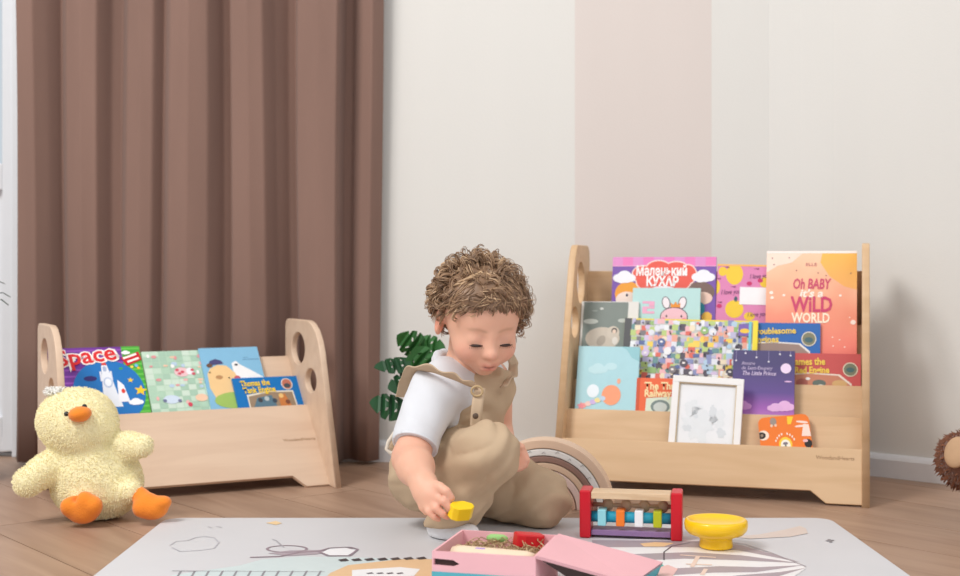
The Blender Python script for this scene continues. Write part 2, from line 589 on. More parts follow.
for j, z in enumerate(zt):
    for i, x in enumerate(xs):
        w = 0.004 * math.sin(z * 3.1 + x * 0.05) + 0.003 * math.sin(z * 7.0 + x * 0.11)
        amp = 1.0 - 0.25 * min(1, max(0, (z - 1.2) / 1.2))
        d = 2.765 + prof[i] * 0.9 * amp + w * 0.6
        X = (x - 480) * 2.765 / F + 0.006 * math.sin(z * 2.2 + x * 0.03)
        vs.append((X, d + 0.0, z))
n = len(xs)
fs = [(j * n + i, j * n + i + 1, (j + 1) * n + i + 1, (j + 1) * n + i) for j in range(NZ - 1) for i in range(n - 1)]
me = bpy.data.meshes.new('curtain'); me.from_pydata(vs, [], fs)
M_CUR = mat('brown_velour', rgb(136, 108, 97), 0.85, 0.10, 5, 0.25, 500, spec=0.1, sheen=0.15, stretch=(2, 2, 0.3))
cur = link('curtain', me, M_CUR, smooth=True)
so = cur.modifiers.new('cloth thickness', 'SOLIDIFY'); so.thickness = 0.003
tag(cur, 'long brown velour curtain with deep folds hanging beside the balcony door', 'curtain')
rod = empty('curtain_rod', 'slim white curtain rod above the brown curtain', 'curtain rod', T(-0.62, 2.765, 2.40))
m = MB(); m.tube([(-0.9, 0, 0), (0.6, 0, 0)], 0.012, 12); m.build('rod', M_PVC, rod, True)
for x in (-0.92, 0.62):
    m = MB(); m.ellipsoid((x, 0, 0), (0.025, 0.02, 0.02)); m.build('finial', M_PVC, rod, True)
for x in (-0.8, 0.5):
    yb = wall_y(-0.62 + x) - 2.765
    m = MB(); m.tube([(x, 0.012, 0), (x, yb, 0)], 0.007, 8); m.build('bracket', M_PVC, rod, True)
for i in range(12):
    m = MB(); x = -0.40 + i * 0.072
    m.tube([(x, 0.016 * math.cos(t), 0.016 * math.sin(t) - 0.002) for t in np.linspace(0, 2 * PI, 13)], 0.0022, 5, cap=False)
    m.build('ring', M_PVC, rod, True)
# ================================================================== the two book racks
M_WOODR = wood('birch_warm', rgb(218, 184, 145), rgb(207, 171, 131), 4.0, (1, 9, 9), 0.45, 0.03)
M_WOODL = wood('birch_pale', rgb(220, 193, 168), rgb(212, 183, 158), 4.0, (1, 9, 9), 0.45, 0.03)
M_PLYE = wood('plywood_edge', rgb(201, 164, 126), rgb(176, 138, 102), 30.0, (0.3, 8, 1), 0.55)
M_BURN = mat('engraving', rgb(158, 122, 88), 0.7)
class Rack:
    """local frame: x along the rack (0 = left end), y depth (0 = front of the foot), z up"""
    def __init__(self, origin, ang, W):
        self.M = Matrix.Translation(origin) @ Matrix.Rotation(ang, 4, 'Z')
        self.u = Vector((math.cos(ang), math.sin(ang), 0)); self.t = Vector((-math.sin(ang), math.cos(ang), 0))
        self.o = Vector(origin); self.W = W
    def hit(self, px, py, t0, z0, tilt):
        """photo pixel onto the leaning plane through (t0, z0): returns along-rack and up-the-plane coordinates"""
        q = Vector((0, 0, 1)) * math.cos(tilt) + self.t * math.sin(tilt)
        n = self.u.cross(q)
        base = self.o + self.t * t0 + Vector((0, 0, z0))
        c = Vector((0, 0, CAMH)); r = P(px, py, 1.0) - c
        s = (base - c).dot(n) / r.dot(n)
        h = c + r * s - base
        return h.dot(self.u), h.dot(q)

def side_panel(rack, name, x, outline, holes, th, parent, mats):
    me = curve_mesh([outline] + holes, extrude=th / 2, bevel=0.0018)
    for v in me.vertices:
        t, z, w = v.co
        v.co = (x + th / 2 + w, t, z)
    me.flip_normals() if False else None
    o = link(name, me, mats, parent)
    return o

def board(parent, name, x0, x1, a, b, th, m, bevel=0.0012):
    """leaning board between depth/height points a (bottom) and b (top)"""
    a = Vector((0, *a)); b = Vector((0, *b))
    q = (b - a).normalized(); n = Vector((0, q.z, -q.y)) * th
    mb = MB()
    mb.prism([Vector((x0, 0, 0)) + p for p in (a, b, b + n, a + n)], (x1 - x0, 0, 0))
    return mb.build(name, m, parent, bevel=bevel)

def front_board(parent, x0, x1, a, b, th, m, foot, raise_, slope):
    """bottom board with a foot at each end and a raised middle"""
    a = Vector((0, *a)); b = Vector((0, *b)); q = (b - a); L = q.length; q = q.normalized()
    n = Vector((0, q.z, -q.y)) * th
    prof = [(x0, 0.004)] + arc(x0 + foot - 0.008, 0.012, 0.008, -PI / 2, -PI / 4, 3) + [(x0 + foot + slope, raise_)]
    prof += [(x1 - foot - slope, raise_)] + arc(x1 - foot + 0.008, 0.012, 0.008, -0.75 * PI, -PI / 2, 3) + [(x1, 0.004), (x1, L), (x0, L)]
    mb = MB()
    mb.prism([Vector((x, 0, 0)) + a + q * s for x, s in prof], n)
    return mb.build('front_board', m, parent, bevel=0.001)

def engraving(parent, rack, word, s, up, a, b, size, m):
    me = curve_mesh(None, extrude=0.0001, text=word, size=size, align='RIGHT')
    a = Vector((0, *a)); b = Vector((0, *b)); q = (b - a).normalized(); n = Vector((0, -q.z, q.y))
    for v in me.vertices:
        x, y, w = v.co
        v.co = Vector((s + x, 0, 0)) + a + q * (up + y) + n * (0.0003 + w)
    return link('engraved_lettering', me, m, parent)

# ---- tall rack on the right
AR = -math.radians(16.8); WR = 0.566
oR = Vector((0.144, 2.421, 0))
RR = Rack(oR, AR, WR)
rr = empty('book_rack', 'tall birch front-facing book rack with four tiers and round cut-outs, against the white wall', 'bookshelf', RR.M)
outR = [(0.0, 0.0), (0.15, 0.44)] + arc(0.184, 0.446, 0.025, PI - 0.3, PI / 2, 5) + arc(0.268, 0.449, 0.022, PI / 2, 0, 5) + [(0.290, 0.0), (0.25, 0.0), (0.235, 0.02), (0.06, 0.02), (0.045, 0.0)]
outR = outR[::-1]
def holesR():
    return [ell(0.204, 0.394, 0.036, 0.042), ell(0.148, 0.316, 0.034, 0.031)]
TH = 0.0105
side_panel(RR, 'side_panel', -0.0085, outR, holesR(), TH, rr, M_WOODR)
side_panel(RR, 'side_panel', WR - TH, outR, holesR(), TH, rr, M_WOODR)
TR = 0.34                                   # lean of the boards (dt/dz)
CK = [0.0, 0.033, 0.070, 0.112]             # front of each board at z = 0
ZT = [0.0985, 0.150, 0.203, 0.314]          # board tops
ZF = [0.034, 0.084, 0.134, 0.165]           # pocket floors
BT = 0.008
front_board(rr, 0.002, WR - TH, (0.003, 0.0), (0.003 + TR * ZT[0], ZT[0]), BT, M_WOODR, 0.068, 0.026, 0.022)
for k in (1, 2, 3):
    zb = ZF[k] - 0.010
    board(rr, 'tier_board', 0.002, WR - TH, (CK[k] + TR * zb, zb), (CK[k] + TR * ZT[k], ZT[k]), BT, M_WOODR)
for k in range(4):
    t0 = CK[k] + TR * ZF[k] + BT + 0.003
    t1 = (CK[k + 1] + TR * ZF[k] - 0.001) if k < 3 else 0.268
    m = MB(); m.box((0.002, t0, ZF[k] - 0.009), (WR - TH, t1, ZF[k] - 0.001)); m.build('pocket_floor', M_WOODR, rr)
m = MB(); m.box((0.002, 0.270, 0.155), (WR - TH, 0.279, 0.418)); m.build('back_panel', M_WOODR, rr, bevel=0.001)
engraving(rr, RR, 'WoodandHearts', WR - TH - 0.014, 0.086, (0.003, 0.0), (0.003 + TR * ZT[0], ZT[0]), 0.0098, M_BURN)
m = MB(); m.ellipsoid((WR + 0.001, 0.235, 0.036), (0.002, 0.003, 0.003)); m.build('screw', mat('screw_dark', rgb(60, 55, 52), 0.4), rr, True)

# ---- low rack on the left
AL = math.radians(28.0); WL = 0.512
TH = 0.009
rb = PF(341, 488)
uL = Vector((math.cos(AL), math.sin(AL), 0))
oL = Vector((rb.x, rb.y, 0)) - uL * WL
RL = Rack(oL, AL, WL)
rl = empty('book_rack', 'low pale birch book rack with one deep pocket, in front of the brown curtain', 'bookshelf', RL.M)
outL = [(0.0, 0.0), (0.078, 0.236), (0.084, 0.255), (0.096, 0.279), (0.114, 0.299), (0.136, 0.312), (0.158, 0.3175)] + arc(0.274, 0.3015, 0.016, PI / 2, 0, 4) + [(0.290, 0.0), (0.25, 0.0), (0.235, 0.02), (0.06, 0.02), (0.045, 0.0)]
outL = outL[::-1]
def holesL():
    return [ell(0.2115, 0.258, 0.040, 0.033), ell(0.137, 0.197, 0.032, 0.0245)]
side_panel(RL, 'side_panel', 0.0, outL, holesL(), TH, rl, M_WOODL)
side_panel(RL, 'side_panel', WL - TH, outL, holesL(), TH, rl, M_WOODL)
FA, FB = (0.031, 0.0), (0.160, 0.147)
front_board(rl, TH, WL - TH, FA, FB, BT, M_WOODL, 0.052, 0.030, 0.018)
board(rl, 'back_panel', TH, WL - TH, (0.125, 0.045), (0.278, 0.239), BT, M_WOODL)
m = MB(); m.box((TH, 0.083, 0.036), (WL - TH, 0.133, 0.044)); m.build('pocket_floor', M_WOODL, rl)
engraving(rl, RL, 'WoodandHearts', WL - TH - 0.004, 0.112, FA, FB, 0.0098, M_BURN)
# ================================================================== books in the racks
M_PAGE = mat('paper_pages', rgb(238, 234, 226), 0.8, 0.04, 120, stretch=(1, 1, 8))
def clip_rect(pts, w, h):
    pl = [Vector(p) for p in pts]
    for p, n in (((0, 0), (-1, 0)), ((w, 0), (1, 0)), ((0, 0), (0, -1)), ((0, h), (0, 1))):
        pl = clip_poly(pl, Vector(p), Vector(n)) if len(pl) >= 3 else pl
    return pl

def ramp_mat(key, stops, size, noise=0.0, horiz=None):
    """printed colour gradient running up the cover (object z from 0 to size)"""
    m = bpy.data.materials.new(key); m.use_nodes = True
    N = m.node_tree.nodes; L = m.node_tree.links
    b = N['Principled BSDF']; b.inputs['Roughness'].default_value = 0.42
    tc = N.new('ShaderNodeTexCoord'); sp = N.new('ShaderNodeSeparateXYZ'); L.new(tc.outputs['Object'], sp.inputs[0])
    mr = N.new('ShaderNodeMapRange'); mr.inputs['From Max'].default_value = size
    L.new(sp.outputs['Z'], mr.inputs['Value'])
    src = mr.outputs[0]
    if noise:
        nz = N.new('ShaderNodeTexNoise'); nz.inputs['Scale'].default_value = 14.0; nz.inputs['Detail'].default_value = 2.0
        L.new(tc.outputs['Object'], nz.inputs['Vector'])
        ma = N.new('ShaderNodeMath'); ma.operation = 'MULTIPLY_ADD'; ma.inputs[1].default_value = noise
        L.new(nz.outputs['Fac'], ma.inputs[0])
        sb = N.new('ShaderNodeMath'); sb.operation = 'SUBTRACT'; sb.inputs[1].default_value = noise * 0.5
        L.new(mr.outputs[0], ma.inputs[2]); L.new(ma.outputs[0], sb.inputs[0]); src = sb.outputs[0]
    if horiz:
        mh = N.new('ShaderNodeMath'); mh.operation = 'MULTIPLY_ADD'; mh.inputs[1].default_value = horiz
        L.new(sp.outputs['X'], mh.inputs[0]); L.new(src, mh.inputs[2]); src = mh.outputs[0]
    cr = N.new('ShaderNodeValToRGB')
    els = cr.color_ramp.elements
    while len(els) < len(stops): els.new(0.5)
    for e, (p, c) in zip(els, stops):
        e.position = p; e.color = (*rgb(*c), 1)
    L.new(src, cr.inputs[0]); L.new(cr.outputs[0], b.inputs['Base Color'])
    return m

class Book:
    def __init__(s, rack, xl, xr, yt, t0, z0, tilt, th, cover, label, group, yr=None, h=None, spine=None, name='picture_book', pages=True, corner=0.0):
        tilt = math.radians(tilt)
        aL, bL = rack.hit(xl, yt, t0, z0, tilt); aR, bR = rack.hit(xr, yt if yr is None else yr, t0, z0, tilt)
        s.w = math.hypot(aR - aL, bR - bL if yr is not None else 0); s.h = (bL + bR) / 2
        roll = math.atan2(bR - bL, aR - aL) if yr is not None else 0.0
        q = Vector((0, 0, 1)) * math.cos(tilt) + rack.t * math.sin(tilt)
        nb = -rack.u.cross(q)      # away from the reader
        nb = q.cross(rack.u)
        org = rack.o + rack.t * t0 + Vector((0, 0, z0)) + rack.u * ((aL + aR) / 2)
        M = Matrix((( rack.u.x, nb.x, q.x, org.x), (rack.u.y, nb.y, q.y, org.y), (rack.u.z, nb.z, q.z, org.z), (0, 0, 0, 1)))
        lift = abs(math.sin(roll)) * s.w / 2
        if h: s.h = h
        s.h -= lift
        M = M @ Matrix.Translation((0, 0, lift)) @ Matrix.Rotation(-roll, 4, 'Y')
        s.root = empty(name, label, 'book', M, group)
        s.th = th
        cm = cover if not isinstance(cover, tuple) else ink(cover)
        w2 = s.w / 2; c = 0.0014
        if pages:
            m = MB()
            m.box((-w2, 0, 0), (w2, c, s.h)); m.box((-w2, th - c, 0), (w2, th, s.h)); m.box((-w2, c, 0), (-w2 + c, th - c, s.h))
            m.build('cover', cm, s.root)
            m = MB(); m.box((-w2 + c, c, 0.002), (w2 - 0.0018, th - c, s.h - 0.0022)); m.build('pages', M_PAGE, s.root)
        else:
            me = curve_mesh([rrect(-w2, 0, w2, s.h, max(corner, 0.002))], extrude=th / 2)
            for v in me.vertices:
                x, y, z = v.co; v.co = (x, th / 2 - z, y)
            link('cover', me, cm, s.root)
        s.art = MB(); s.mats = []; s.k = 0
    def col(s, c):
        m = ink(c) if isinstance(c, tuple) else c
        if m not in s.mats: s.mats.append(m)
        return s.mats.index(m)
    def poly(s, pts, c, layer=1):
        """pts: x 0..1 over the cover, y down from the top in cover widths"""
        hh = s.h / s.w
        pl = clip_rect(pts, 1.0, hh)
        if len(pl) < 3: return
        s.k += 1
        y = -0.0002 * layer - 0.000004 * s.k
        vs = [((p.x - 0.5) * s.w, y, s.h - p.y * s.w) for p in pl]
        # keep faces turned to the reader
        ar = sum(a[0] * b[2] - b[0] * a[2] for a, b in zip(vs, vs[1:] + vs[:1]))
        if ar < 0: vs = vs[::-1]
        s.art.add(vs, [tuple(range(len(vs)))], s.col(c))
    def rect(s, x0, y0, x1, y1, c, layer=1):
        s.poly([(x0, y0), (x1, y0), (x1, y1), (x0, y1)], c, layer)
    def oval(s, x, y, rx, ry, c, layer=1, rot=0.0, n=18):
        s.poly(ell(x, y, rx, ry, n, rot), c, layer)
    def star(s, x, y, r, c, layer=1, n=5, inner=0.45, rot=0.0):
        pts = [(x + (r if i % 2 == 0 else r * inner) * math.sin(rot + PI * i / n), y - (r if i % 2 == 0 else r * inner) * math.cos(rot + PI * i / n)) for i in range(2 * n)]
        # star-shaped fan so that the concave outline fills correctly
        for i in range(2 * n):
            s.poly([(x, y), pts[i], pts[(i + 1) % (2 * n)]], c, layer)
    def cloud(s, x, y, r, c, layer=1):
        for dx, dy, k in ((0, 0, 1), (-0.9, 0.25, .7), (0.9, 0.25, .7), (0.3, 0.3, .8), (-0.4, 0.35, .8)):
            s.oval(x + dx * r, y + dy * r, r * k, r * k * 0.8, c, layer)
    def text(s, word, x, y, size, c, layer=2, rot=0.0, offset=0.0, align='CENTER', shear=0.0, name='lettering', width=None):
        me = curve_mesh(None, text=word, size=size * s.w, offset=offset * s.w, align=align, shear=shear)
        co = mesh_coords(me)
        if width and len(co):
            k = width * s.w / max(1e-6, co[:, 0].max() - co[:, 0].min())
            for v in me.vertices: v.co.x *= k
        ca, sa = math.cos(rot), math.sin(rot)
        for v in me.vertices:
            X, Y = v.co.x * ca - v.co.y * sa, v.co.x * sa + v.co.y * ca
            v.co = ((x - 0.5) * s.w + X, -0.0002 * layer - 0.000004 * s.k - 0.0001, s.h - y * s.w + Y)
        return link(name, me, ink(c), s.root)
    def done(s):
        if s.art.v:
            return s.art.build('cover_print', s.mats, s.root)

GL = 'books in the low rack'; GR = 'books in the tall rack'
# ------------------------------------------------------------ low rack
ZB = 0.0465
b = Book(RL, 45, 139, 347.5, 0.114, ZB, 40, 0.008, (112, 52, 148), 'purple and green space book with a rocket, its edge behind the rack side', GL)
for i in range(9): b.rect(0, 0.03 + i * 0.085, 1, 0.055 + i * 0.085, (146, 78, 176), 1)
b.rect(0.80, 0, 1, 1.4, (72, 168, 58), 2)
for i in range(14): b.rect(0.80, 0.02 + i * 0.07, 1, 0.045 + i * 0.07, (104, 194, 78), 3)
b.oval(0.60, 0.60, 0.38, 0.42, (28, 116, 190), 4, n=30)
b.oval(0.42, 0.42, 0.07, 0.035, (48, 40, 112), 5)
for (x, y, r) in ((0.84, 0.46, 0.036), (0.93, 0.60, 0.072), (0.95, 0.30, 0.025)): b.star(x, y, r, (250, 204, 44), 6, rot=0.2)
b.oval(0.76, 0.30, 0.022, 0.016, (60, 160, 90), 5); b.oval(0.70, 0.17, 0.018, 0.018, (228, 70, 50), 5)
b.poly([(0.53, 0.62), (0.555, 0.25), (0.585, 0.19), (0.615, 0.25), (0.68, 0.62), (0.72, 0.80), (0.50, 0.80)], (232, 236, 244), 6)
b.poly([(0.555, 0.25), (0.585, 0.17), (0.615, 0.25)], (222, 60, 50), 7)
b.oval(0.60, 0.48, 0.05, 0.07, (190, 202, 226), 7); b.oval(0.60, 0.48, 0.034, 0.052, (238, 242, 250), 8)
b.oval(0.585, 0.30, 0.02, 0.035, (170, 184, 214), 7)
b.poly([(0.70, 0.45), (0.76, 0.52), (0.80, 0.74), (0.68, 0.74)], (240, 240, 246), 6); b.oval(0.745, 0.60, 0.02, 0.03, (222, 60, 50), 7)
b.rect(0.525, 0.33, 0.545, 0.46, (226, 230, 240), 6); b.rect(0.635, 0.33, 0.655, 0.46, (226, 230, 240), 6)
b.cloud(0.86, 0.74, 0.05, (244, 246, 250), 7)
b.text('Space', 0.41, 0.125, 0.30, (255, 246, 240), 7, 0.12, 0.022, width=0.70); b.text('Space', 0.41, 0.125, 0.30, (222, 40, 44), 9, 0.12, 0.006, width=0.64)
b.poly([(0.78, 0.16), (0.98, 0.08), (1.0, 0.19), (0.83, 0.27)], (206, 32, 42), 7)
b.poly([(0.80, 0.155), (0.95, 0.10), (0.955, 0.125), (0.805, 0.18)], (250, 246, 240), 8); b.poly([(0.84, 0.205), (0.97, 0.155), (0.975, 0.18), (0.845, 0.23)], (250, 246, 240), 8)
b.cloud(0.84, 0.085, 0.03, (250, 250, 250), 8); b.oval(0.93, 0.27, 0.02, 0.02, (120, 190, 230), 8); b.oval(0.88, 0.285, 0.018, 0.018, (240, 220, 90), 8)
b.done()
b = Book(RL, 141, 204, 351, 0.1075, ZB, 40, 0.005, (186, 214, 190), 'pale green book with small pink pictures, between the space book and the blue one', GL)
rs = random.Random(4)
for i in range(8):
    for j in range(12):
        c = rs.choice([(176, 208, 184), (196, 220, 200), (168, 200, 178), (206, 224, 208)])
        b.rect(i / 8 + 0.01, j * 0.11, (i + 1) / 8, j * 0.11 + 0.10, c, 1)
for i in range(26):
    x, y = rs.uniform(0.08, 0.95), rs.uniform(0.05, 1.0)
    b.oval(x, y, rs.uniform(.02, .05), rs.uniform(.015, .04), rs.choice([(232, 180, 176), (222, 150, 152), (240, 240, 236), (184, 206, 226), (238, 196, 168)]), 2)
b.oval(0.57, 0.42, 0.12, 0.09, (236, 196, 200), 3); b.oval(0.70, 0.41, 0.06, 0.07, (238, 236, 240), 4)
for x, y in ((0.50, 0.38), (0.58, 0.42), (0.53, 0.45), (0.74, 0.39), (0.75, 0.46)): b.oval(x, y, 0.03, 0.025, (212, 84, 100), 5)
b.oval(0.33, 0.93, 0.13, 0.08, (206, 220, 236), 3); b.oval(0.22, 0.95, 0.03, 0.03, (110, 118, 150), 4); b.oval(0.45, 0.96, 0.03, 0.03, (120, 126, 156), 4)
b.oval(0.80, 0.92, 0.10, 0.07, (240, 200, 170), 3); b.oval(0.60, 1.04, 0.035, 0.04, (212, 70, 90), 4)
b.done()
b = Book(RL, 198, 257, 347.5, 0.1015, ZB, 40, 0.005, (132, 186, 218), 'sky blue book with a tan animal in a cap and a white one', GL)
b.oval(0.42, 1.06, 0.34, 0.16, (158, 190, 96), 3)
b.poly([(0.06, 0.52), (0.12, 0.42), (0.25, 0.35), (0.40, 0.37), (0.52, 0.52), (0.58, 0.75), (0.54, 1.02), (0.12, 1.02), (0.05, 0.8)], (238, 200, 144), 2)
b.poly([(0.10, 0.36), (0.14, 0.27), (0.24, 0.23), (0.33, 0.27), (0.36, 0.33)], (74, 70, 116), 4)
b.oval(0.12, 0.36, 0.05, 0.04, (110, 78, 60), 5); b.oval(0.24, 0.60, 0.06, 0.04, (186, 140, 92), 3); b.oval(0.10, 0.50, 0.014, 0.014, (50, 40, 36), 5); b.oval(0.40, 0.62, 0.014, 0.014, (50, 40, 36), 5)
b.poly([(0.50, 0.52), (0.50, 0.32), (0.58, 0.28), (0.64, 0.36), (0.78, 0.46), (0.98, 0.62), (0.98, 1.1), (0.56, 1.1), (0.6, 0.75)], (240, 240, 240), 1)
b.oval(0.57, 0.36, 0.03, 0.02, (90, 90, 96), 3); b.oval(0.54, 0.62, 0.05, 0.04, (200, 90, 100), 4)
b.rect(0.70, 0.25, 0.98, 0.262, (92, 136, 172), 1); b.rect(0.72, 0.21, 0.80, 0.22, (92, 136, 172), 1)
b.done()
b = Book(RL, 231.5, 298.5, 377, 0.0935, ZB, 40, 0.006, (0, 112, 184), 'small blue hardback with yellow lettering in the low rack', GL)
b.poly([(0.16, 0.62), (0.16, 0.30), (0.46, 0.25), (0.72, 0.25), (0.86, 0.25), (0.88, 0.62)], (226, 218, 200), 1)
b.poly([(0.18, 0.62), (0.18, 0.33), (0.50, 0.27), (0.84, 0.28), (0.86, 0.62)], (150, 128, 104), 2)
b.poly([(0.18, 0.62), (0.30, 0.36), (0.52, 0.32), (0.60, 0.62)], (86, 118, 134), 3); b.poly([(0.62, 0.62), (0.62, 0.36), (0.72, 0.30), (0.82, 0.62)], (196, 120, 62), 3)
for i, (x, y) in enumerate(((0.34, .40), (0.44, .38), (0.55, .42), (0.66, .34), (0.74, .45))): b.oval(x, y, 0.035, 0.04, [(60, 62, 68), (180, 190, 192), (54, 70, 84), (232, 190, 120), (120, 70, 50)][i], 4)
b.oval(0.79, 0.14, 0.085, 0.10, (228, 220, 208), 4); b.oval(0.79, 0.14, 0.072, 0.088, (190, 112, 92), 5); b.oval(0.79, 0.17, 0.05, 0.04, (66, 76, 84), 6)
b.text('Thomas the', 0.10, 0.115, 0.14, (244, 206, 52), 6, 0.03, 0.004, 'LEFT', width=0.44); b.text('Tank Engine', 0.12, 0.235, 0.14, (244, 206, 52), 6, 0.03, 0.004, 'LEFT', width=0.48)
b.done()

# ------------------------------------------------------------ tall rack, back pocket
def lean(c, z): return c + TR * z
TD = 18.0
zD = ZF[3] + 0.001
b = Book(RR, 613, 716.5, 257, 0.196, zD, 10, 0.006, (128, 92, 176), 'large purple storybook with pink stripes and a red cloud title', GR)
for i in range(10): b.rect(i / 10, 0, i / 10 + 0.1, 0.085, (238, 132, 192) if i % 2 else (228, 150, 206), 1)
b.rect(0, 0.085, 1, 0.092, (246, 180, 216), 2)
for x, y, rx, ry in ((0.30, 0.17, 0.10, 0.08), (0.45, 0.12, 0.12, 0.08), (0.62, 0.13, 0.12, 0.08), (0.73, 0.17, 0.08, 0.09), (0.5, 0.22, 0.26, 0.11), (0.38, 0.24, 0.14, 0.09), (0.62, 0.24, 0.14, 0.09)):
    b.oval(x, y, rx + 0.012, ry + 0.012, (250, 222, 214), 3); b.oval(x, y, rx, ry, (236, 98, 84), 4)
b.cloud(0.12, 0.19, 0.07, (244, 244, 250), 5); b.cloud(0.88, 0.18, 0.07, (244, 244, 250), 5)
b.oval(0.16, 0.36, 0.13, 0.12, (242, 164, 62), 2); b.oval(0.15, 0.42, 0.11, 0.08, (248, 226, 214), 3); b.oval(0.15, 0.375, 0.012, 0.014, (60, 60, 80), 4)
b.oval(0.85, 0.34, 0.14, 0.10, (128, 104, 96), 2); b.oval(0.88, 0.40, 0.09, 0.06, (240, 206, 190), 3)
b.oval(0.86, 0.50, 0.04, 0.06, (58, 150, 170), 3); b.oval(0.92, 0.58, 0.05, 0.05, (240, 190, 80), 3)
b.oval(0.5, 0.32, 0.12, 0.035, (244, 236, 240), 6)
b.text('Маленький', 0.48, 0.142, 0.13, (255, 252, 250), 7, 0.0, 0.004, width=0.49); b.text('КУХАР', 0.49, 0.245, 0.125, (255, 252, 250), 7, 0.0, 0.005, width=0.31)
b.done()
b = Book(RR, 715, 769, 264, 0.197, zD, 10, 0.005, (226, 140, 186), 'pink notebook with yellow circles and a blank white label', GR, yr=265)
for (x, y, rx, ry) in ((0.10, 0.14, 0.08, 0.09), (0.32, 0.19, 0.16, 0.20), (0.88, 0.33, 0.09, 0.10), (0.0, 0.44, 0.06, 0.13), (0.34, 0.85, 0.17, 0.17), (0.62, 0.98, 0.10, 0.08)):
    b.oval(x, y, rx, ry, (246, 208, 66), 1)
b.rect(0, 0, 1, 0.035, (250, 190, 110), 2)
for (x, y) in ((0.60, 0.36), (0.06, 0.80), (0.96, 0.10), (0.80, 0.30)): b.oval(x, y, 0.05, 0.04, (206, 56, 110), 2)
for (x, y, r) in ((0.78, 0.22, 0), (0.26, 0.53, 0), (0.76, 0.94, 0)): b.text('I love you', x, y, 0.13, (96, 52, 96), 3, 0.08, shear=0.3, width=0.36)
for (x, y) in ((0.17, 0.06), (0.72, 0.08), (0.30, 0.43), (0.02, 0.28), (0.06, 0.73)): b.poly([(x - 0.05, y), (x + 0.05, y - 0.012), (x + 0.05, y + 0.012)], (120, 50, 90), 3)
b.oval(0.36, 0.66, 0.03, 0.05, (70, 100, 110), 3); b.rect(0.43, 0.43, 1.0, 0.76, (248, 246, 248), 4)
b.done()
wild = ramp_mat('print_sunset', [(0.0, (240, 130, 116)), (0.35, (238, 120, 108)), (0.62, (244, 150, 122)), (0.82, (248, 186, 150)), (1.0, (250, 206, 170))], 0.33, 0.25)
zC = ZF[2] + 0.001
cC = lambda e: CK[2] + TR * zC + BT + 0.004 + e
b = Book(RR, 767, 857, 251, cC(0.0165), zC, 17, 0.008, wild, 'tall orange and pink sunset coloured book with handwritten title, against the rack side', GR)
b.rect(0, 0, 1, 0.028, (250, 238, 230), 1)
sun = ramp_mat('print_sun', [(0.0, (244, 152, 118)), (0.55, (246, 166, 116)), (1.0, (250, 190, 84))], 0.33, 0.12)
b.poly([(0.62, 0.03), (1.0, 0.03), (1.0, 0.46), (0.86, 0.42), (0.70, 0.30), (0.60, 0.14)], sun, 1)
b.poly([(0.0, 0.03), (0.40, 0.03), (0.28, 0.14), (0.12, 0.18), (0.0, 0.26)], (250, 224, 206), 1)
b.text('Oh BABY', 0.50, 0.40, 0.17, (208, 78, 112), 4, 0.0, 0.004, shear=0.15, width=0.42); b.text("it's a", 0.50, 0.51, 0.13, (255, 240, 226), 4, 0, 0.004, shear=0.2, width=0.26)
b.text('WiLD', 0.51, 0.645, 0.25, (206, 66, 110), 4, 0.0, 0.007, width=0.46); b.text('WORLD', 0.50, 0.80, 0.16, (255, 240, 214), 4, 0.0, 0.004, width=0.42)
b.text('ELLE', 0.50, 0.165, 0.05, (190, 110, 120), 4, 0.0, 0.0, width=0.12)
rs = random.Random(2)
for i in range(26):
    x, y = rs.uniform(0.03, 0.97), rs.uniform(0.05, 1.4)
    if 0.27 < x < 0.75 and 0.3 < y < 0.9: continue
    b.oval(x, y, 0.008, 0.008, (255, 236, 220) if y > 0.45 else (150, 90, 100), 3, n=8)
for x, y, r in ((0.06, 0.50, 0.022), (0.07, 0.56, 0.02), (0.20, 0.53, 0.016), (0.82, 0.53, 0.016), (0.96, 0.84, 0.03)): b.oval(x, y, r, r * 0.9, (255, 238, 224), 3)
tag(b.done(), kind='stuff')
b = Book(RR, 633, 700.5, 288, 0.178, zD, 10, 0.008, (190, 226, 224), 'mint green book with a pink rabbit wearing a crown', GR)
for sx in (-1, 1):
    b.oval(0.62 + sx * 0.12, 0.22, 0.062, 0.095, (96, 84, 92), 2, rot=sx * 0.22); b.oval(0.62 + sx * 0.12, 0.22, 0.05, 0.083, (244, 236, 240), 3, rot=sx * 0.22)
b.oval(0.62, 0.43, 0.205, 0.145, (96, 84, 92), 2, n=26); b.oval(0.62, 0.43, 0.193, 0.133, (242, 196, 206), 4, n=26)
b.poly([(0.57, 0.29), (0.57, 0.22), (0.61, 0.25), (0.645, 0.20), (0.67, 0.25), (0.71, 0.22), (0.71, 0.29)], (238, 152, 60), 5)
for sx in (-1, 1): b.oval(0.62 + sx * 0.11, 0.42, 0.012, 0.018, (60, 50, 60), 5); b.oval(0.62 + sx * 0.15, 0.46, 0.03, 0.02, (238, 150, 170), 5)
for i, (x0, y0, x1, y1) in enumerate(((.15, .20, .33, .235), (.25, .235, .33, .275), (.15, .28, .33, .31), (.15, .31, .22, .35), (.15, .35, .33, .385))): b.rect(x0, y0, x1, y1, (240, 176, 204), 2)
b.done()
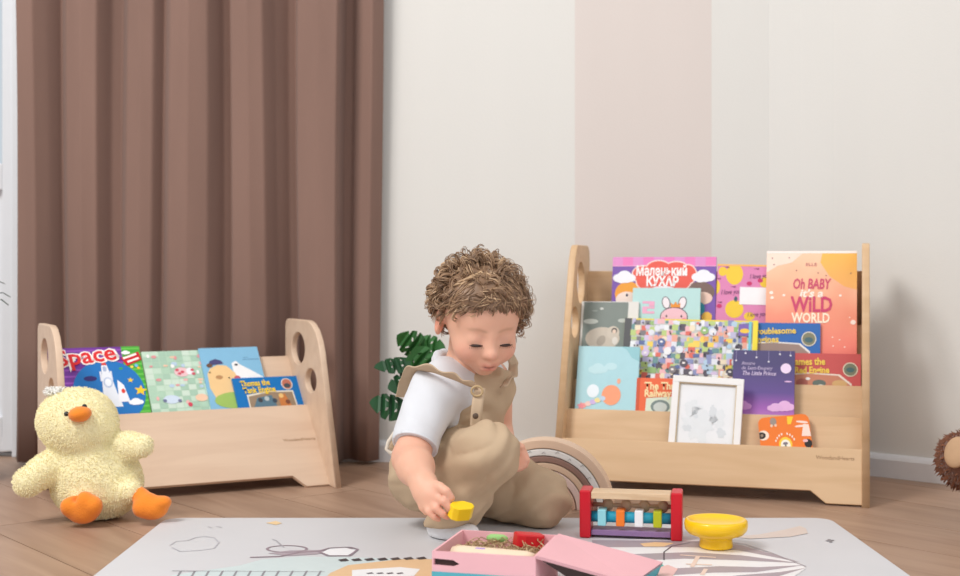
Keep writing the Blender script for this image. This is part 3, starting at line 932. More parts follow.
# ------------------------------------------------------------ third tier pocket
zC = ZF[2] + 0.001
cC = lambda e: CK[2] + TR * zC + BT + 0.004 + e
b = Book(RR, 750, 820.5, 323, cC(0.0095), zC, 17, 0.0055, (44, 104, 178), 'small blue hardback with yellow lettering, behind the purple book', GR)
b.poly([(0.0, 0.30), (0.35, 0.28), (0.72, 0.30), (0.86, 0.42), (0.86, 0.9), (0.0, 0.9)], (232, 226, 220), 1); b.poly([(0.0, 0.32), (0.34, 0.30), (0.70, 0.32), (0.84, 0.44), (0.84, 0.9), (0.0, 0.9)], (156, 132, 122), 2)
b.oval(0.30, 0.52, 0.10, 0.06, (206, 200, 188), 3); b.oval(0.15, 0.55, 0.10, 0.07, (112, 130, 92), 3); b.oval(0.48, 0.54, 0.07, 0.05, (190, 196, 180), 3)
b.oval(0.84, 0.235, 0.105, 0.11, (222, 214, 196), 4); b.oval(0.84, 0.235, 0.09, 0.095, (128, 128, 104), 5); b.oval(0.84, 0.25, 0.06, 0.04, (74, 104, 110), 6)
b.text('Troublesome', 0.02, 0.14, 0.13, (236, 202, 92), 6, 0.04, 0.004, 'LEFT', width=0.64); b.text('Engines', 0.05, 0.265, 0.13, (236, 202, 92), 6, 0.04, 0.004, 'LEFT', width=0.36)
b.done()
b = Book(RR, 582, 639, 301.5, cC(0.0105), zC, 17, 0.005, (224, 222, 216), 'grey green book with a beige bear under clouds, above the light blue one', GR)
b.rect(0.04, 0.012, 0.82, 1.3, (124, 134, 128), 1)
b.oval(0.18, 0.36, 0.13, 0.045, (196, 202, 194), 2); b.oval(0.74, 0.34, 0.09, 0.035, (186, 192, 186), 2); b.oval(0.36, 0.13, 0.035, 0.02, (206, 210, 204), 2); b.oval(0.24, 0.17, 0.05, 0.015, (150, 160, 152), 2)
b.oval(0.40, 0.66, 0.30, 0.20, (200, 188, 172), 2, n=26); b.oval(0.58, 0.56, 0.11, 0.12, (206, 194, 178), 3); b.oval(0.60, 0.52, 0.05, 0.05, (78, 74, 72), 4); b.oval(0.60, 0.535, 0.033, 0.036, (232, 206, 186), 5)
b.oval(0.38, 0.70, 0.07, 0.10, (170, 158, 144), 3, rot=0.5); b.oval(0.62, 0.70, 0.05, 0.07, (222, 214, 204), 4)
b.done()
b = Book(RR, 624, 757, 318, cC(0.001), zC, 17, 0.008, (236, 214, 72), 'wide picture book covered in a crowded colourful animal pattern', GR, yr=321)
b.rect(0, 0.0, 0.055, 1, (82, 82, 84), 1); b.rect(0.055, 0.012, 0.965, 1.0, (198, 200, 196), 1)
rs = random.Random(9)
pal = [(236, 238, 240), (226, 228, 236), (190, 186, 214), (140, 148, 190), (96, 112, 160), (236, 170, 150), (238, 186, 190), (222, 110, 96), (244, 210, 96), (236, 176, 92), (150, 186, 120), (186, 206, 130), (180, 206, 226), (128, 124, 128), (90, 84, 96), (214, 196, 226), (240, 224, 196), (110, 150, 150)]
for j in range(15):
    for i in range(26):
        x = 0.075 + i * 0.0345 + rs.uniform(-.008, .008); y = 0.03 + j * 0.042 + rs.uniform(-.008, .008)
        (b.rect(x - rs.uniform(.012, .03), y - rs.uniform(.012, .03), x + rs.uniform(.012, .03), y + rs.uniform(.012, .03), rs.choice(pal), 2) if (i * 7 + j * 3) % 5 < 3 else b.oval(x, y, rs.uniform(.012, .03), rs.uniform(.012, .028), rs.choice(pal), 2, n=8))
for i in range(70):
    x, y = rs.uniform(.08, .94), rs.uniform(.03, .62); b.oval(x, y, .006, .008, (50, 46, 60), 6, n=6)
for i in range(12):
    x, y = rs.uniform(.1, .9), rs.uniform(.05, .6); b.oval(x, y, .03, .03, rs.choice(pal), 5, n=10); b.oval(x, y - .002, .012, .008, (245, 240, 236), 6, n=8)
b.rect(0.86, 0.03, 0.95, 0.12, (126, 100, 176), 7); b.oval(0.905, 0.082, 0.035, 0.018, (246, 200, 70), 8); b.rect(0.935, 0.01, 0.955, 0.3, (120, 200, 216), 7)
b.rect(0.965, 0, 1.0, 1.0, (244, 222, 66), 7)
b.done()
b = Book(RR, 786, 861, 353.5, cC(0.001), zC, 17, 0.007, (198, 84, 82), 'small red hardback with yellow lettering, beside the rack side', GR)
b.poly([(0.0, 0.30), (0.30, 0.27), (0.72, 0.29), (0.88, 0.42), (0.88, 0.9), (0.0, 0.9)], (232, 218, 204), 1); b.poly([(0.0, 0.32), (0.30, 0.29), (0.70, 0.31), (0.86, 0.44), (0.86, 0.9), (0.0, 0.9)], (196, 128, 100), 2)
b.oval(0.45, 0.42, 0.09, 0.05, (96, 108, 100), 3); b.oval(0.47, 0.48, 0.055, 0.045, (214, 214, 204), 4); b.oval(0.72, 0.42, 0.10, 0.05, (206, 168, 112), 3); b.oval(0.22, 0.42, 0.08, 0.06, (166, 92, 80), 3); b.oval(0.30, 0.36, 0.03, 0.02, (236, 232, 226), 4)
b.oval(0.86, 0.22, 0.10, 0.10, (224, 214, 190), 4); b.oval(0.86, 0.22, 0.086, 0.086, (120, 124, 100), 5); b.oval(0.86, 0.225, 0.055, 0.035, (70, 104, 104), 6)
b.text('James the', 0.10, 0.13, 0.14, (240, 206, 84), 6, 0.03, 0.004, 'LEFT', width=0.44); b.text('Red Engine', 0.12, 0.25, 0.13, (240, 206, 84), 6, 0.03, 0.004, 'LEFT', width=0.46)
b.done()
# ------------------------------------------------------------ second tier pocket
zB = ZF[1] + 0.001
cB = lambda e: CK[1] + TR * zB + BT + 0.004 + e
b = Book(RR, 579, 640, 346, cB(0.001), zB, 18, 0.009, (172, 214, 222), 'light blue book with an orange planet and rainbow trail', GR, yr=347)
b.poly([(0.70, 0.0), (1.0, 0.0), (1.0, 0.24), (0.88, 0.18), (0.80, 0.06)], (146, 198, 206), 1)
b.oval(0.28, 0.74, 0.10, 0.11, (232, 242, 248), 2); b.oval(0.58, 0.80, 0.155, 0.165, (244, 158, 118), 3, n=26); b.oval(0.69, 0.57, 0.03, 0.045, (240, 170, 140), 2)
for i, c in enumerate(((240, 160, 150), (238, 200, 190), (206, 180, 226), (240, 222, 150), (190, 210, 230))): b.oval(0.14 + i * 0.075, 0.98 - i * 0.03, 0.05, 0.04, c, 4)
b.star(0.10, 0.99, 0.07, (236, 140, 150), 5)
b.cloud(0.34, 0.36, 0.10, (190, 224, 230), 1); b.oval(0.55, 0.33, 0.10, 0.06, (190, 224, 230), 1)
b.done()
b = Book(RR, 637, 706, 378.5, cB(0.001), zB, 18, 0.008, (232, 102, 56), 'small orange hardback with cream lettering, half behind the white frame', GR)
b.rect(0, 0, 0.05, 1.2, (206, 82, 44), 1)
b.poly([(0.13, 0.9), (0.15, 0.30), (0.5, 0.27), (0.9, 0.29), (0.95, 0.9)], (214, 224, 204), 2); b.oval(0.36, 0.42, 0.14, 0.10, (120, 136, 132), 3); b.oval(0.36, 0.43, 0.10, 0.075, (196, 204, 198), 4)
b.text('The Three', 0.12, 0.125, 0.15, (248, 222, 168), 5, 0.02, 0.005, 'LEFT', width=0.56); b.text('Railway Engines', 0.12, 0.235, 0.15, (248, 222, 168), 5, 0.02, 0.005, 'LEFT', width=0.8)
b.done()
night = ramp_mat('print_night', [(0.0, (206, 140, 206)), (0.30, (196, 132, 202)), (0.48, (158, 92, 178)), (0.66, (96, 72, 142)), (1.0, (72, 64, 112))], 0.165)
b = Book(RR, 733.5, 795, 350.5, cB(0.001), zB, 18, 0.009, night, 'dark purple book with a pale moon and hanging stars', GR)
for (x, y) in ((0.20, 0.05), (0.38, 0.12), (0.58, 0.19), (0.76, 0.06), (0.93, 0.08), (0.05, 0.18)):
    b.rect(x - 0.003, 0, x + 0.003, y, (160, 150, 190), 1); b.star(x, y, 0.022, (240, 236, 246), 2)
b.oval(0.86, 0.30, 0.085, 0.085, (236, 214, 240), 2, n=24)
b.cloud(0.85, 0.92, 0.10, (226, 180, 224), 2); b.cloud(0.70, 0.95, 0.08, (222, 176, 222), 2); b.cloud(0.18, 0.93, 0.09, (204, 146, 208), 2); b.oval(0.9, 0.52, 0.06, 0.012, (230, 190, 228), 2)
b.text('Antoine', 0.14, 0.225, 0.085, (206, 190, 222), 3, 0, 0, 'LEFT', 0.2, width=0.22); b.text('de Saint-Exupéry', 0.14, 0.305, 0.085, (206, 190, 222), 3, 0, 0, 'LEFT', 0.2, width=0.50)
b.text('The Little Prince', 0.15, 0.395, 0.10, (224, 206, 236), 3, 0, 0.001, 'LEFT', 0.25, width=0.54)
tag(b.done(), kind='stuff')
# ------------------------------------------------------------ front pocket
zA = ZF[0] + 0.001
cA = lambda e: CK[0] + 0.003 + TR * zA + BT + 0.004 + e
b = Book(RR, 766, 817, 418, cA(0.001), zA, 17, 0.008, (240, 124, 40), 'small orange board book with rounded corner in the front pocket', GR, yr=413, pages=False, corner=0.012)
b.oval(0.08, 0.36, 0.11, 0.10, (246, 226, 206), 1); b.oval(0.04, 0.36, 0.085, 0.07, (44, 34, 30), 2); b.oval(0.05, 0.36, 0.03, 0.03, (150, 130, 110), 3)
b.oval(0.30, 0.10, 0.065, 0.08, (156, 142, 132), 1); b.oval(0.26, 0.18, 0.025, 0.03, (240, 200, 170), 2); b.oval(0.34, 0.18, 0.025, 0.03, (240, 200, 170), 2)
b.poly([(0.58, 0.02), (0.70, 0.04), (0.64, 0.18), (0.57, 0.18)], (250, 206, 48), 1)
b.oval(0.86, 0.16, 0.12, 0.022, (248, 222, 208), 1, rot=0.2); b.oval(0.82, 0.24, 0.11, 0.022, (248, 222, 208), 1, rot=0.0); b.poly([(0.88, 0.2), (0.98, 0.22), (1.0, 0.46), (0.82, 0.44)], (248, 222, 208), 1)
b.oval(0.93, 0.60, 0.075, 0.09, (40, 34, 32), 1); b.oval(0.88, 0.54, 0.05, 0.03, (238, 190, 190), 2)
b.oval(0.49, 0.58, 0.13, 0.15, (250, 206, 60), 1); b.oval(0.49, 0.60, 0.095, 0.12, (244, 240, 226), 2); b.oval(0.49, 0.56, 0.05, 0.03, (130, 120, 130), 3); b.oval(0.49, 0.62, 0.02, 0.03, (90, 110, 90), 3)
for i in range(9):
    a = PI * (0.85 - 0.7 * i / 8)
    if i == 4: continue
    x, y = 0.49 + 0.20 * math.cos(a), 0.60 - 0.24 * math.sin(a)
    b.poly([(x - 0.016, y - 0.022), (x + 0.016, y - 0.022), (x + 0.012, y + 0.022), (x - 0.012, y + 0.022)], (250, 226, 206), 2)
tag(b.done(), kind='stuff')
# white picture frame
tilt = math.radians(15); t0 = cA(0.001)
aL, bL = RR.hit(672, 376, t0, zA, tilt); aR, bR = RR.hit(743, 377.5, t0, zA, tilt)
q = Vector((0, 0, 1)) * math.cos(tilt) + RR.t * math.sin(tilt); nb = q.cross(RR.u)
org = RR.o + RR.t * t0 + Vector((0, 0, zA)) + RR.u * ((aL + aR) / 2)
fr = empty('framed_drawing', 'white square picture frame with a faint grey drawing, in the front pocket', 'picture frame',
           Matrix(((RR.u.x, nb.x, q.x, org.x), (RR.u.y, nb.y, q.y, org.y), (RR.u.z, nb.z, q.z, org.z), (0, 0, 0, 1))) @ Matrix.Translation((-0.005, 0, 0.003)) @ Matrix.Rotation(math.radians(2.2), 4, 'Y'))
w2 = (aR - aL) / 2; hf = bL - 0.003; fb = 0.0125
M_FR = mat('white_frame', rgb(240, 238, 236), 0.4, 0.02); M_GOLD = mat('frame_slip', rgb(206, 184, 146), 0.4)
for (x0, x1, z0, z1) in ((-w2, w2, hf - fb, hf), (-w2, w2, 0, fb), (-w2, -w2 + fb, fb, hf - fb), (w2 - fb, w2, fb, hf - fb)):
    m = MB(); m.box((x0, 0, z0), (x1, 0.011, z1)); m.build('frame_bar', M_FR, fr, bevel=0.0008)
m = MB()
for (x0, x1, z0, z1) in ((-w2 + fb, w2 - fb, hf - fb - 0.0015, hf - fb), (-w2 + fb, -w2 + fb + 0.0015, fb, hf - fb), (w2 - fb - 0.0015, w2 - fb, fb, hf - fb)):
    m.box((x0, 0.002, z0), (x1, 0.008, z1))
m.build('inner_slip', M_GOLD, fr)
m = MB(); m.box((-w2 + fb, 0.0065, fb), (w2 - fb, 0.0095, hf - fb)); m.build('drawing', mat('drawing_paper', rgb(236, 238, 241), 0.5, 0.02), fr)
m = MB()
def blotch(cx, cz, rx, rz, mi, seed):
    r = random.Random(seed); n = 22
    pts = []
    for i in range(n):
        k = 1 + r.uniform(-.3, .3); a = 2 * PI * i / n
        pts.append((cx + rx * k * math.cos(a), 0.0062 - 0.0001 * mi, cz + rz * k * math.sin(a)))
    for i in range(n): m.add([(cx, 0.0062 - 0.0001 * mi, cz), pts[i], pts[(i + 1) % n]], [(0, 1, 2)], mi)
blotch(-0.012, hf * 0.52, 0.030, 0.030, 0, 1); blotch(-0.026, hf * 0.68, 0.016, 0.014, 0, 2); blotch(0.022, hf * 0.60, 0.014, 0.018, 0, 3); blotch(0.03, hf * 0.45, 0.010, 0.008, 1, 4)
blotch(-0.034, hf * 0.47, 0.008, 0.006, 1, 5); blotch(0.012, hf * 0.66, 0.006, 0.012, 1, 6); blotch(-0.02, hf * 0.60, 0.006, 0.004, 1, 7)
m.build('drawing_marks', [ink((229, 233, 236)), ink((218, 223, 227))], fr)
# ================================================================== the child
V = lambda *a: Vector(a)
BY = math.radians(50)                                   # the body faces right of the camera
BR = Matrix.Rotation(BY, 4, 'Z')
Fw = V(math.sin(BY), -math.cos(BY), 0); Rt = V(-math.cos(BY), -math.sin(BY), 0)
HR = Matrix.Rotation(math.radians(18), 4, 'Z') @ Matrix.Rotation(math.radians(23), 4, 'X')
HS = 0.95
HC = V(-0.0030, 1.980, 0.3445)
def HL(x, y, z): return HC + (HR @ V(x, y, z)) * HS

PV = V(-0.057, 2.09, 0.090); BEL = V(-0.052, 2.075, 0.140); CH = V(-0.034, 2.05, 0.192); NK = V(-0.020, 2.035, 0.242)
SHR = NK + Rt * 0.088 + V(0, 0, -0.020); SHL = NK - Rt * 0.066 + V(0, 0.02, -0.016)
ELR = P(411, 458, 1.90); WRR = P(423.5, 484, 1.81)
ELL = V(0.028, 2.15, 0.140); WRL = V(0.052, 2.045, 0.128)
HIR = PV + Rt * 0.046; HIL = PV - Rt * 0.046
KNR = P(488, 453, 1.90); ANR = P(447, 521, 1.985)
KNL = V(0.096, 2.075, 0.050); ANL = V(-0.02, 2.20, 0.040)

kid = empty('child', 'curly-haired toddler in white shirt and beige overalls kneeling at the pink box', 'person', T(-0.02, 2.05, 0.0))
def kid_link(name, me, mats, smooth=True, parent=None):
    """meshes are made in world space; shift them under the child's empty"""
    me.transform(Matrix.Translation((0.02, -2.05, 0)))
    return link(name, me, mats, parent or kid, smooth)

# ---- body: one continuous skin
f = Field((-0.20, 1.70, -0.004), (0.17, 2.30, 0.475), 0.0025)
# torso and limbs
f.blob(PV, (0.070, 0.062, 0.058), 0.03, BR); f.blob(BEL, (0.070, 0.062, 0.060), 0.03, BR); f.blob(CH, (0.074, 0.056, 0.062), 0.03, BR)
f.limb(NK - Rt * 0.05, NK + Rt * 0.05, 0.036, 0.036, 0.03)
f.limb(NK, HL(0, 0.022, -0.035), 0.036, 0.034, 0.02)
f.chain([SHR, SHR.lerp(ELR, 0.5), ELR, ELR.lerp(WRR, 0.35), WRR], [0.032, 0.028, 0.0265, 0.0265, 0.0180], 0.012)
f.chain([SHL, ELL, WRL], [0.031, 0.026, 0.018], 0.012)
f.chain([HIR, KNR, ANR], [0.050, 0.035, 0.025], 0.02); f.chain([HIL, KNL, ANL], [0.050, 0.036, 0.026], 0.02)
f.limb(ANR + V(0, 0, -0.004), ANR + V(0.034, -0.042, -0.014), 0.020, 0.015, 0.012)
f.limb(ANL, ANL + V(-0.05, 0.03, -0.008), 0.022, 0.018, 0.012)
# right hand closing on the block
f.limb(WRR, P(431, 494, 1.795), 0.0180, 0.0165, 0.010); f.limb(P(427, 491, 1.80), P(435, 496, 1.786), 0.0150, 0.0125, 0.008)
f.limb(P(423, 494, 1.80), P(428, 501, 1.790), 0.0135, 0.0105, 0.008)
FING = [([(435.5, 496, 1.784), (444, 501.5, 1.766), (449.5, 507.5, 1.765), (452.5, 512, 1.769)], [.0072, .0058, .0053, .0046]),
        ([(430.5, 501, 1.786), (436.5, 508.5, 1.770), (443, 514, 1.768), (447, 517, 1.772)], [.0072, .0058, .0053, .0046]),
        ([(425.5, 503, 1.790), (429, 511.5, 1.776), (434.5, 517, 1.774), (438.5, 519, 1.777)], [.0066, .0054, .0049, .0043]),
        ([(421, 500, 1.80), (422, 507.5, 1.79), (426, 512, 1.787), (429.5, 513.5, 1.789)], [.0060, .0050, .0045, .0040]),
        ([(430, 485, 1.798), (439.5, 487, 1.780), (446.5, 491.5, 1.770), (451.5, 498, 1.769)], [.0098, .0074, .0064, .0052])]
for pts, rad in FING:
    pp = [P(*q) for q in pts]
    for i in range(3): f.limb(pp[i], pp[i + 1], rad[i], rad[i + 1], 0.0012 if i else 0.005)
# left hand resting on the knee
f.limb(WRL, P(517, 454, 2.02), 0.017, 0.014, 0.008)
for k, (x0, y0, x1, y1, x2, y2) in enumerate(((517, 449, 523, 453, 527, 460), (517, 454, 522, 459, 525, 465), (515, 458, 519, 463, 521.5, 467.5), (513, 461, 516, 466, 517.5, 469), (513, 448, 517, 446, 522, 447))):
    f.chain([P(x0, y0, 2.012), P(x1, y1, 1.998), P(x2, y2, 1.995)], [0.0078, 0.0070, 0.0056], 0.0025)
# head
def hb_(c, r, k, sub=False, R=HR): f.blob(HL(*c), tuple(q * HS for q in r), k, R, sub)
def hl_(a, b, ra, rb_, k, sub=False): f.limb(HL(*a), HL(*b), ra * HS, rb_ * HS, k, sub)
hb_((0, 0.016, 0.030), (0.063, 0.078, 0.058), 0.01)
hb_((0, -0.022, 0.026), (0.053, 0.050, 0.042), 0.03)
hb_((0, -0.026, -0.010), (0.051, 0.052, 0.046), 0.02)
hb_((0, -0.034, -0.034), (0.038, 0.038, 0.034), 0.02)
for s in (-1, 1): hb_((s * 0.026, -0.052, -0.027), (0.022, 0.022, 0.020), 0.018)
hb_((0, -0.060, -0.060), (0.014, 0.012, 0.011), 0.014)
for s in (-1, 1):
    hb_((s * 0.0235, -0.085, 0.000), (0.013, 0.009, 0.008), 0.012, True)
    hb_((s * 0.0235, -0.0650, -0.005), (0.0135, 0.0115, 0.0105), 0.005)
hl_((0, -0.073, 0.002), (0, -0.083, -0.019), 0.0050, 0.0068, 0.012)
hb_((0, -0.0865, -0.0235), (0.0088, 0.0082, 0.0078), 0.006)
for s in (-1, 1): hb_((s * 0.0086, -0.0795, -0.0255), (0.0054, 0.0060, 0.0050), 0.004)
hb_((0, -0.071, -0.043), (0.018, 0.012, 0.014), 0.010)
for s in (-1, 1): hl_((s * 0.0110, -0.0785, -0.0462), (0, -0.0825, -0.0418), 0.0028, 0.0040, 0.004)
hl_((-0.008, -0.0775, -0.0505), (0.008, -0.0775, -0.0505), 0.0046, 0.0046, 0.004)
for s in (-1, 1): hl_((s * 0.0125, -0.081, -0.0478), (0, -0.083, -0.0458), 0.0013, 0.0014, 0.002, True)
for s in (-1, 1):
    ER = HR @ Matrix.Rotation(s * 0.35, 4, 'Z')
    hb_((s * 0.062, 0.010, -0.008), (0.008, 0.016, 0.024), 0.006, R=ER)
    hb_((s * 0.069, 0.006, -0.006), (0.005, 0.009, 0.014), 0.004, True, R=ER)
f.cut((0, 0, 0.0075), (0, 0, -1), 0.003)
me = f.mesh('body')
co = mesh_coords(me)
Hi = HR.inverted()
M3 = np.array(Hi.to_3x3()); loc = (co - np.array(HC)) @ M3.T / HS
col = np.tile(np.array(rgb(228, 176, 150)), (len(co), 1))
def dab(c, r, target, amt):
    global col
    d = (((loc - np.array(c)) / np.array(r)) ** 2).sum(1)
    w = (np.exp(-d) * amt)[:, None]
    col = col * (1 - w) + np.array(rgb(*target)) * w
for s in (-1, 1):
    dab((s * 0.034, -0.062, -0.028), (0.020, 0.02, 0.016), (224, 152, 136), 0.55)
    dab((s * 0.070, 0.010, -0.004), (0.012, 0.02, 0.026), (224, 140, 118), 0.7)
    dab((s * 0.0235, -0.078, 0.000), (0.014, 0.01, 0.005), (206, 150, 132), 0.5)
    for q in range(7):
        dab((s * (0.011 + q * 0.004), -0.072, 0.0125 + 0.003 * math.sin(q / 6 * PI)), (0.004, 0.02, 0.0022), (178, 134, 108), 0.40)
dab((0, -0.09, -0.024), (0.009, 0.012, 0.009), (226, 160, 142), 0.5)
dab((0, -0.080, -0.0425), (0.0125, 0.008, 0.0036), (196, 104, 96), 0.9)
dab((0, -0.080, -0.0505), (0.0105, 0.008, 0.0040), (204, 114, 104), 0.85)
dab((0, -0.080, -0.0466), (0.0115, 0.010, 0.0016), (120, 52, 50), 0.9)
# rosy knuckles and elbow
for p, r in ((ELR, 0.03), (P(446, 508, 1.768), 0.022), (P(520, 458, 2.0), 0.02)):
    d = ((co - np.array(p)) ** 2).sum(1) / r ** 2
    w = (np.exp(-d) * 0.45)[:, None]; col = col * (1 - w) + np.array(rgb(222, 150, 130)) * w
paint(me, col)
M_SKIN = mat('child_skin', (1, 1, 1), 0.5, 0.025, 40, 0.05, 700, spec=0.35, attr='Col', sss=0.12)
kid_link('body', me, M_SKIN)

# ---- eyes and lashes, lids lowered
M_EYE = mat('eye_dark', rgb(48, 34, 30), 0.25, 0.05); M_LASH = mat('lashes', rgb(70, 48, 40), 0.7)
for s in (-1, 1):
    m = MB(); m.ellipsoid(HL(s * 0.0235, -0.0752, -0.0105), (0.0092, 0.0030, 0.0022), M=HR.to_3x3().to_4x4())
    kid_link('eye', m.mesh('eye'), M_EYE)
    m = MB()
    arcp = [HL(s * 0.0235 + x, -0.0782 + 14 * x * x + s * 0.0, -0.0098 - 0.0012 * math.cos(x / 0.0125 * PI / 2)) for x in np.linspace(-0.0125, 0.0125, 9)]
    m.tube(arcp, [0.0004, .0009, .0012, .0013, .0013, .0013, .0012, .0009, .0004], 5)
    for x in np.linspace(-0.011, 0.011, 9):
        p = HL(s * 0.0235 + x, -0.0785 + 14 * x * x, -0.0108); q = HL(s * 0.0235 + x * 1.25, -0.0835 + 14 * x * x, -0.0135)
        m.tube([p, q], [0.0004, 0.0001], 4)
    kid_link('eyelashes', m.mesh('eyelashes'), M_LASH)

# ---- hair: a close layer on the scalp and many loose curls
def hairline(x, y, z):
    """head space: is there hair here"""
    if y < -0.028: return z > 0.048 + 0.003 * math.sin(260 * x) - 0.10 * abs(x) + (y + 0.028) * -0.1
    if y < 0.012: return z > 0.016 + (0.044 - 0.016 - 0.10 * abs(x)) * (0.012 - y) / 0.04 - 0.004
    if y < 0.034: return z > 0.012 - 1.2 * (y - 0.012)
    return z > -0.030 - 0.35 * (y - 0.012)
SK_C = V(0, 0.014, 0.030); SK_R = V(0.0655, 0.0805, 0.0605)
def on_skull(p, off):
    q = V(*[(p[i] - SK_C[i]) / SK_R[i] for i in range(3)]).normalized()
    nn = V(*[q[i] / SK_R[i] for i in range(3)]).normalized()
    return V(*[SK_C[i] + q[i] * SK_R[i] for i in range(3)]) + nn * off, nn
f = Field((-0.12, -0.12, -0.09), (0.12, 0.13, 0.13), 0.003)
f.blob(SK_C, SK_R * 1.03, 0.01); f.blob((0, -0.020, 0.030), (0.056, 0.053, 0.045), 0.03); f.blob((0, 0.05, -0.002), (0.052, 0.046, 0.045), 0.02)
f.ripple(lambda X, Y, Z: 0.0016 * np.sin(95 * X + 3 * np.sin(60 * Z)) * np.sin(80 * Y + 4 * np.sin(50 * X)) + 0.0010 * np.sin(210 * Z + 60 * X))
me = f.mesh('hair_base'); bm = bmesh.new(); bm.from_mesh(me)
bmesh.ops.delete(bm, geom=[v for v in bm.verts if not hairline(*v.co)], context='VERTS')
bm.to_mesh(me); bm.free()
HM = Matrix.Translation(HC) @ HR @ Matrix.Scale(HS, 4)
me.transform(HM)
M_HAIR = [mat('hair_brown', rgb(134, 104, 80), 0.42, 0.18, 60, spec=0.5), mat('hair_mid', rgb(164, 131, 101), 0.40, 0.18, 60, spec=0.5),
          mat('hair_blond', rgb(210, 177, 140), 0.38, 0.12, 60, spec=0.5)]
hb = kid_link('hair', me, M_HAIR[0])
rs = random.Random(21)
m = MB()
def lock(p, direc, length, turns, rad, strands, thick, lift, mis, bend=0.0):
    """a clump of strands that follows the skull and winds into a curl"""
    if p[0] < -0.02: rad *= 0.8; lift *= 0.55
    ph0 = rs.uniform(0, 6.28); n = int(8 * turns) + 6
    path = []; cur = V(*p); d = V(*direc)
    for i in range(n):
        t = i / (n - 1)
        q, nn = on_skull(cur, 0.002 + lift * t)
        d = (d - nn * d.dot(nn)).normalized()
        if bend: d = (d + nn.cross(d) * bend / n).normalized()
        path.append((q, nn, d.copy())); cur = cur + d * (length / n)
    for sidx in range(strands):
        dph = rs.uniform(-0.35, 0.35); dr = rs.uniform(0.75, 1.2); sh = V(rs.gauss(0, .0014), rs.gauss(0, .0014), rs.gauss(0, .0014))
        pts = []; rr_ = []
        for i, (q, nn, d) in enumerate(path):
            t = i / (n - 1); a = ph0 + dph + t * turns * 2 * PI; e2 = d.cross(nn)
            k = rad * dr * min(1, t * 1.8 + 0.1)
            pts.append(q + sh + (nn * (math.cos(a) + 0.55) + e2 * math.sin(a)) * k)
            rr_.append(thick * (1 - 0.7 * t))
        m.tube(pts, rr_, 4, rs.choice(mis), cap=False)
cnt = 0
while cnt < 240:
    u = V(rs.gauss(0, 1), rs.gauss(0, 1), rs.gauss(0, 1)).normalized()
    p = V(SK_C.x + u.x * SK_R.x, SK_C.y + u.y * SK_R.y, SK_C.z + u.z * SK_R.z)
    if not hairline(p.x, p.y, p.z - 0.004) or p.y < -0.040: continue
    if p.x < -0.045 and p.y < 0.03 and p.z < 0.022: continue
    dn = V(rs.gauss(0, 0.7), rs.gauss(0, 0.7), -0.6)
    tone = rs.random()
    mis = (0, 0, 1) if tone < 0.4 else ((0, 1, 1) if tone < 0.8 else (1, 1, 2))
    low = p.z < 0.045
    lock(p, dn, rs.uniform(.022, .040), rs.uniform(0.9, 1.7), rs.uniform(.0065, .0105), 6, rs.uniform(.0011, .0016), rs.uniform(.004, .012) if low else rs.uniform(.001, .005), mis)
    cnt += 1
# hair combed forward and sideways over the forehead
for k in range(230):
    x = rs.uniform(-0.056, 0.056); y = rs.uniform(-0.060, -0.010)
    p, nn = on_skull(V(x, y, 0.085 - 0.3 * abs(x)), 0.001)
    side = 1 if x > -0.012 else -1
    d = V(side * rs.uniform(0.25, 1.0), -0.9, -0.6)
    lock(p, d, rs.uniform(.034, .052), rs.uniform(0.35, 0.8), rs.uniform(.0035, .0060), 5, rs.uniform(.0012, .0018), rs.uniform(0.001, 0.004), (0, 0, 1) if k % 4 else (1, 1, 2), bend=side * 1.0)
for k in range(90):
    x = rs.uniform(-0.030, 0.034); y = rs.uniform(-0.066, -0.048)
    p, nn = on_skull(V(x, y, 0.066 + rs.uniform(-.006, .01)), 0.001)
    lock(p, V(rs.choice((-1, 1, 1)) * rs.uniform(0.5, 1.2), -0.3, -0.45), rs.uniform(.020, .034), rs.uniform(0.4, 0.9), rs.uniform(.003, .0055), 5, rs.uniform(.0011, .0017), rs.uniform(.001, .004), (0, 0, 1) if k % 4 else (1, 1, 2), bend=rs.uniform(-1, 1))
# short locks along the hairline, swept to the sides
for k in range(120):
    x = rs.uniform(-0.052, 0.052); z = 0.055 - 0.10 * abs(x) + rs.uniform(-0.002, 0.012)
    p, nn = on_skull(V(x, -0.062 + 8 * x * x, z), 0.001)
    lock(p, V((1 if x > -0.012 else -1) * 1.0, -0.2, -0.30 + rs.uniform(-.3, .3)), rs.uniform(.018, .030), rs.uniform(0.4, 1.0), rs.uniform(.003, .005), 4, rs.uniform(.0009, .0014), 0.003, (1, 2, 2) if k % 4 == 0 else (0, 1, 1))
# curls hanging over the temples
for k in range(46):
    side = 1 if k % 3 else -1
    p = V(side * 0.060, rs.uniform(-0.030, 0.016) if side > 0 else rs.uniform(0.015, 0.04), rs.uniform(0.004, 0.050) if side > 0 else rs.uniform(0.028, 0.055))
    lock(p, V(side * 0.2, rs.gauss(0, .4), -0.9), rs.uniform(.024, .038), rs.uniform(1.0, 1.7), rs.uniform(.007, .0105), 4, rs.uniform(.0008, .0013), rs.uniform(.008, .018), (0, 1, 1) if k % 3 else (1, 1, 2))
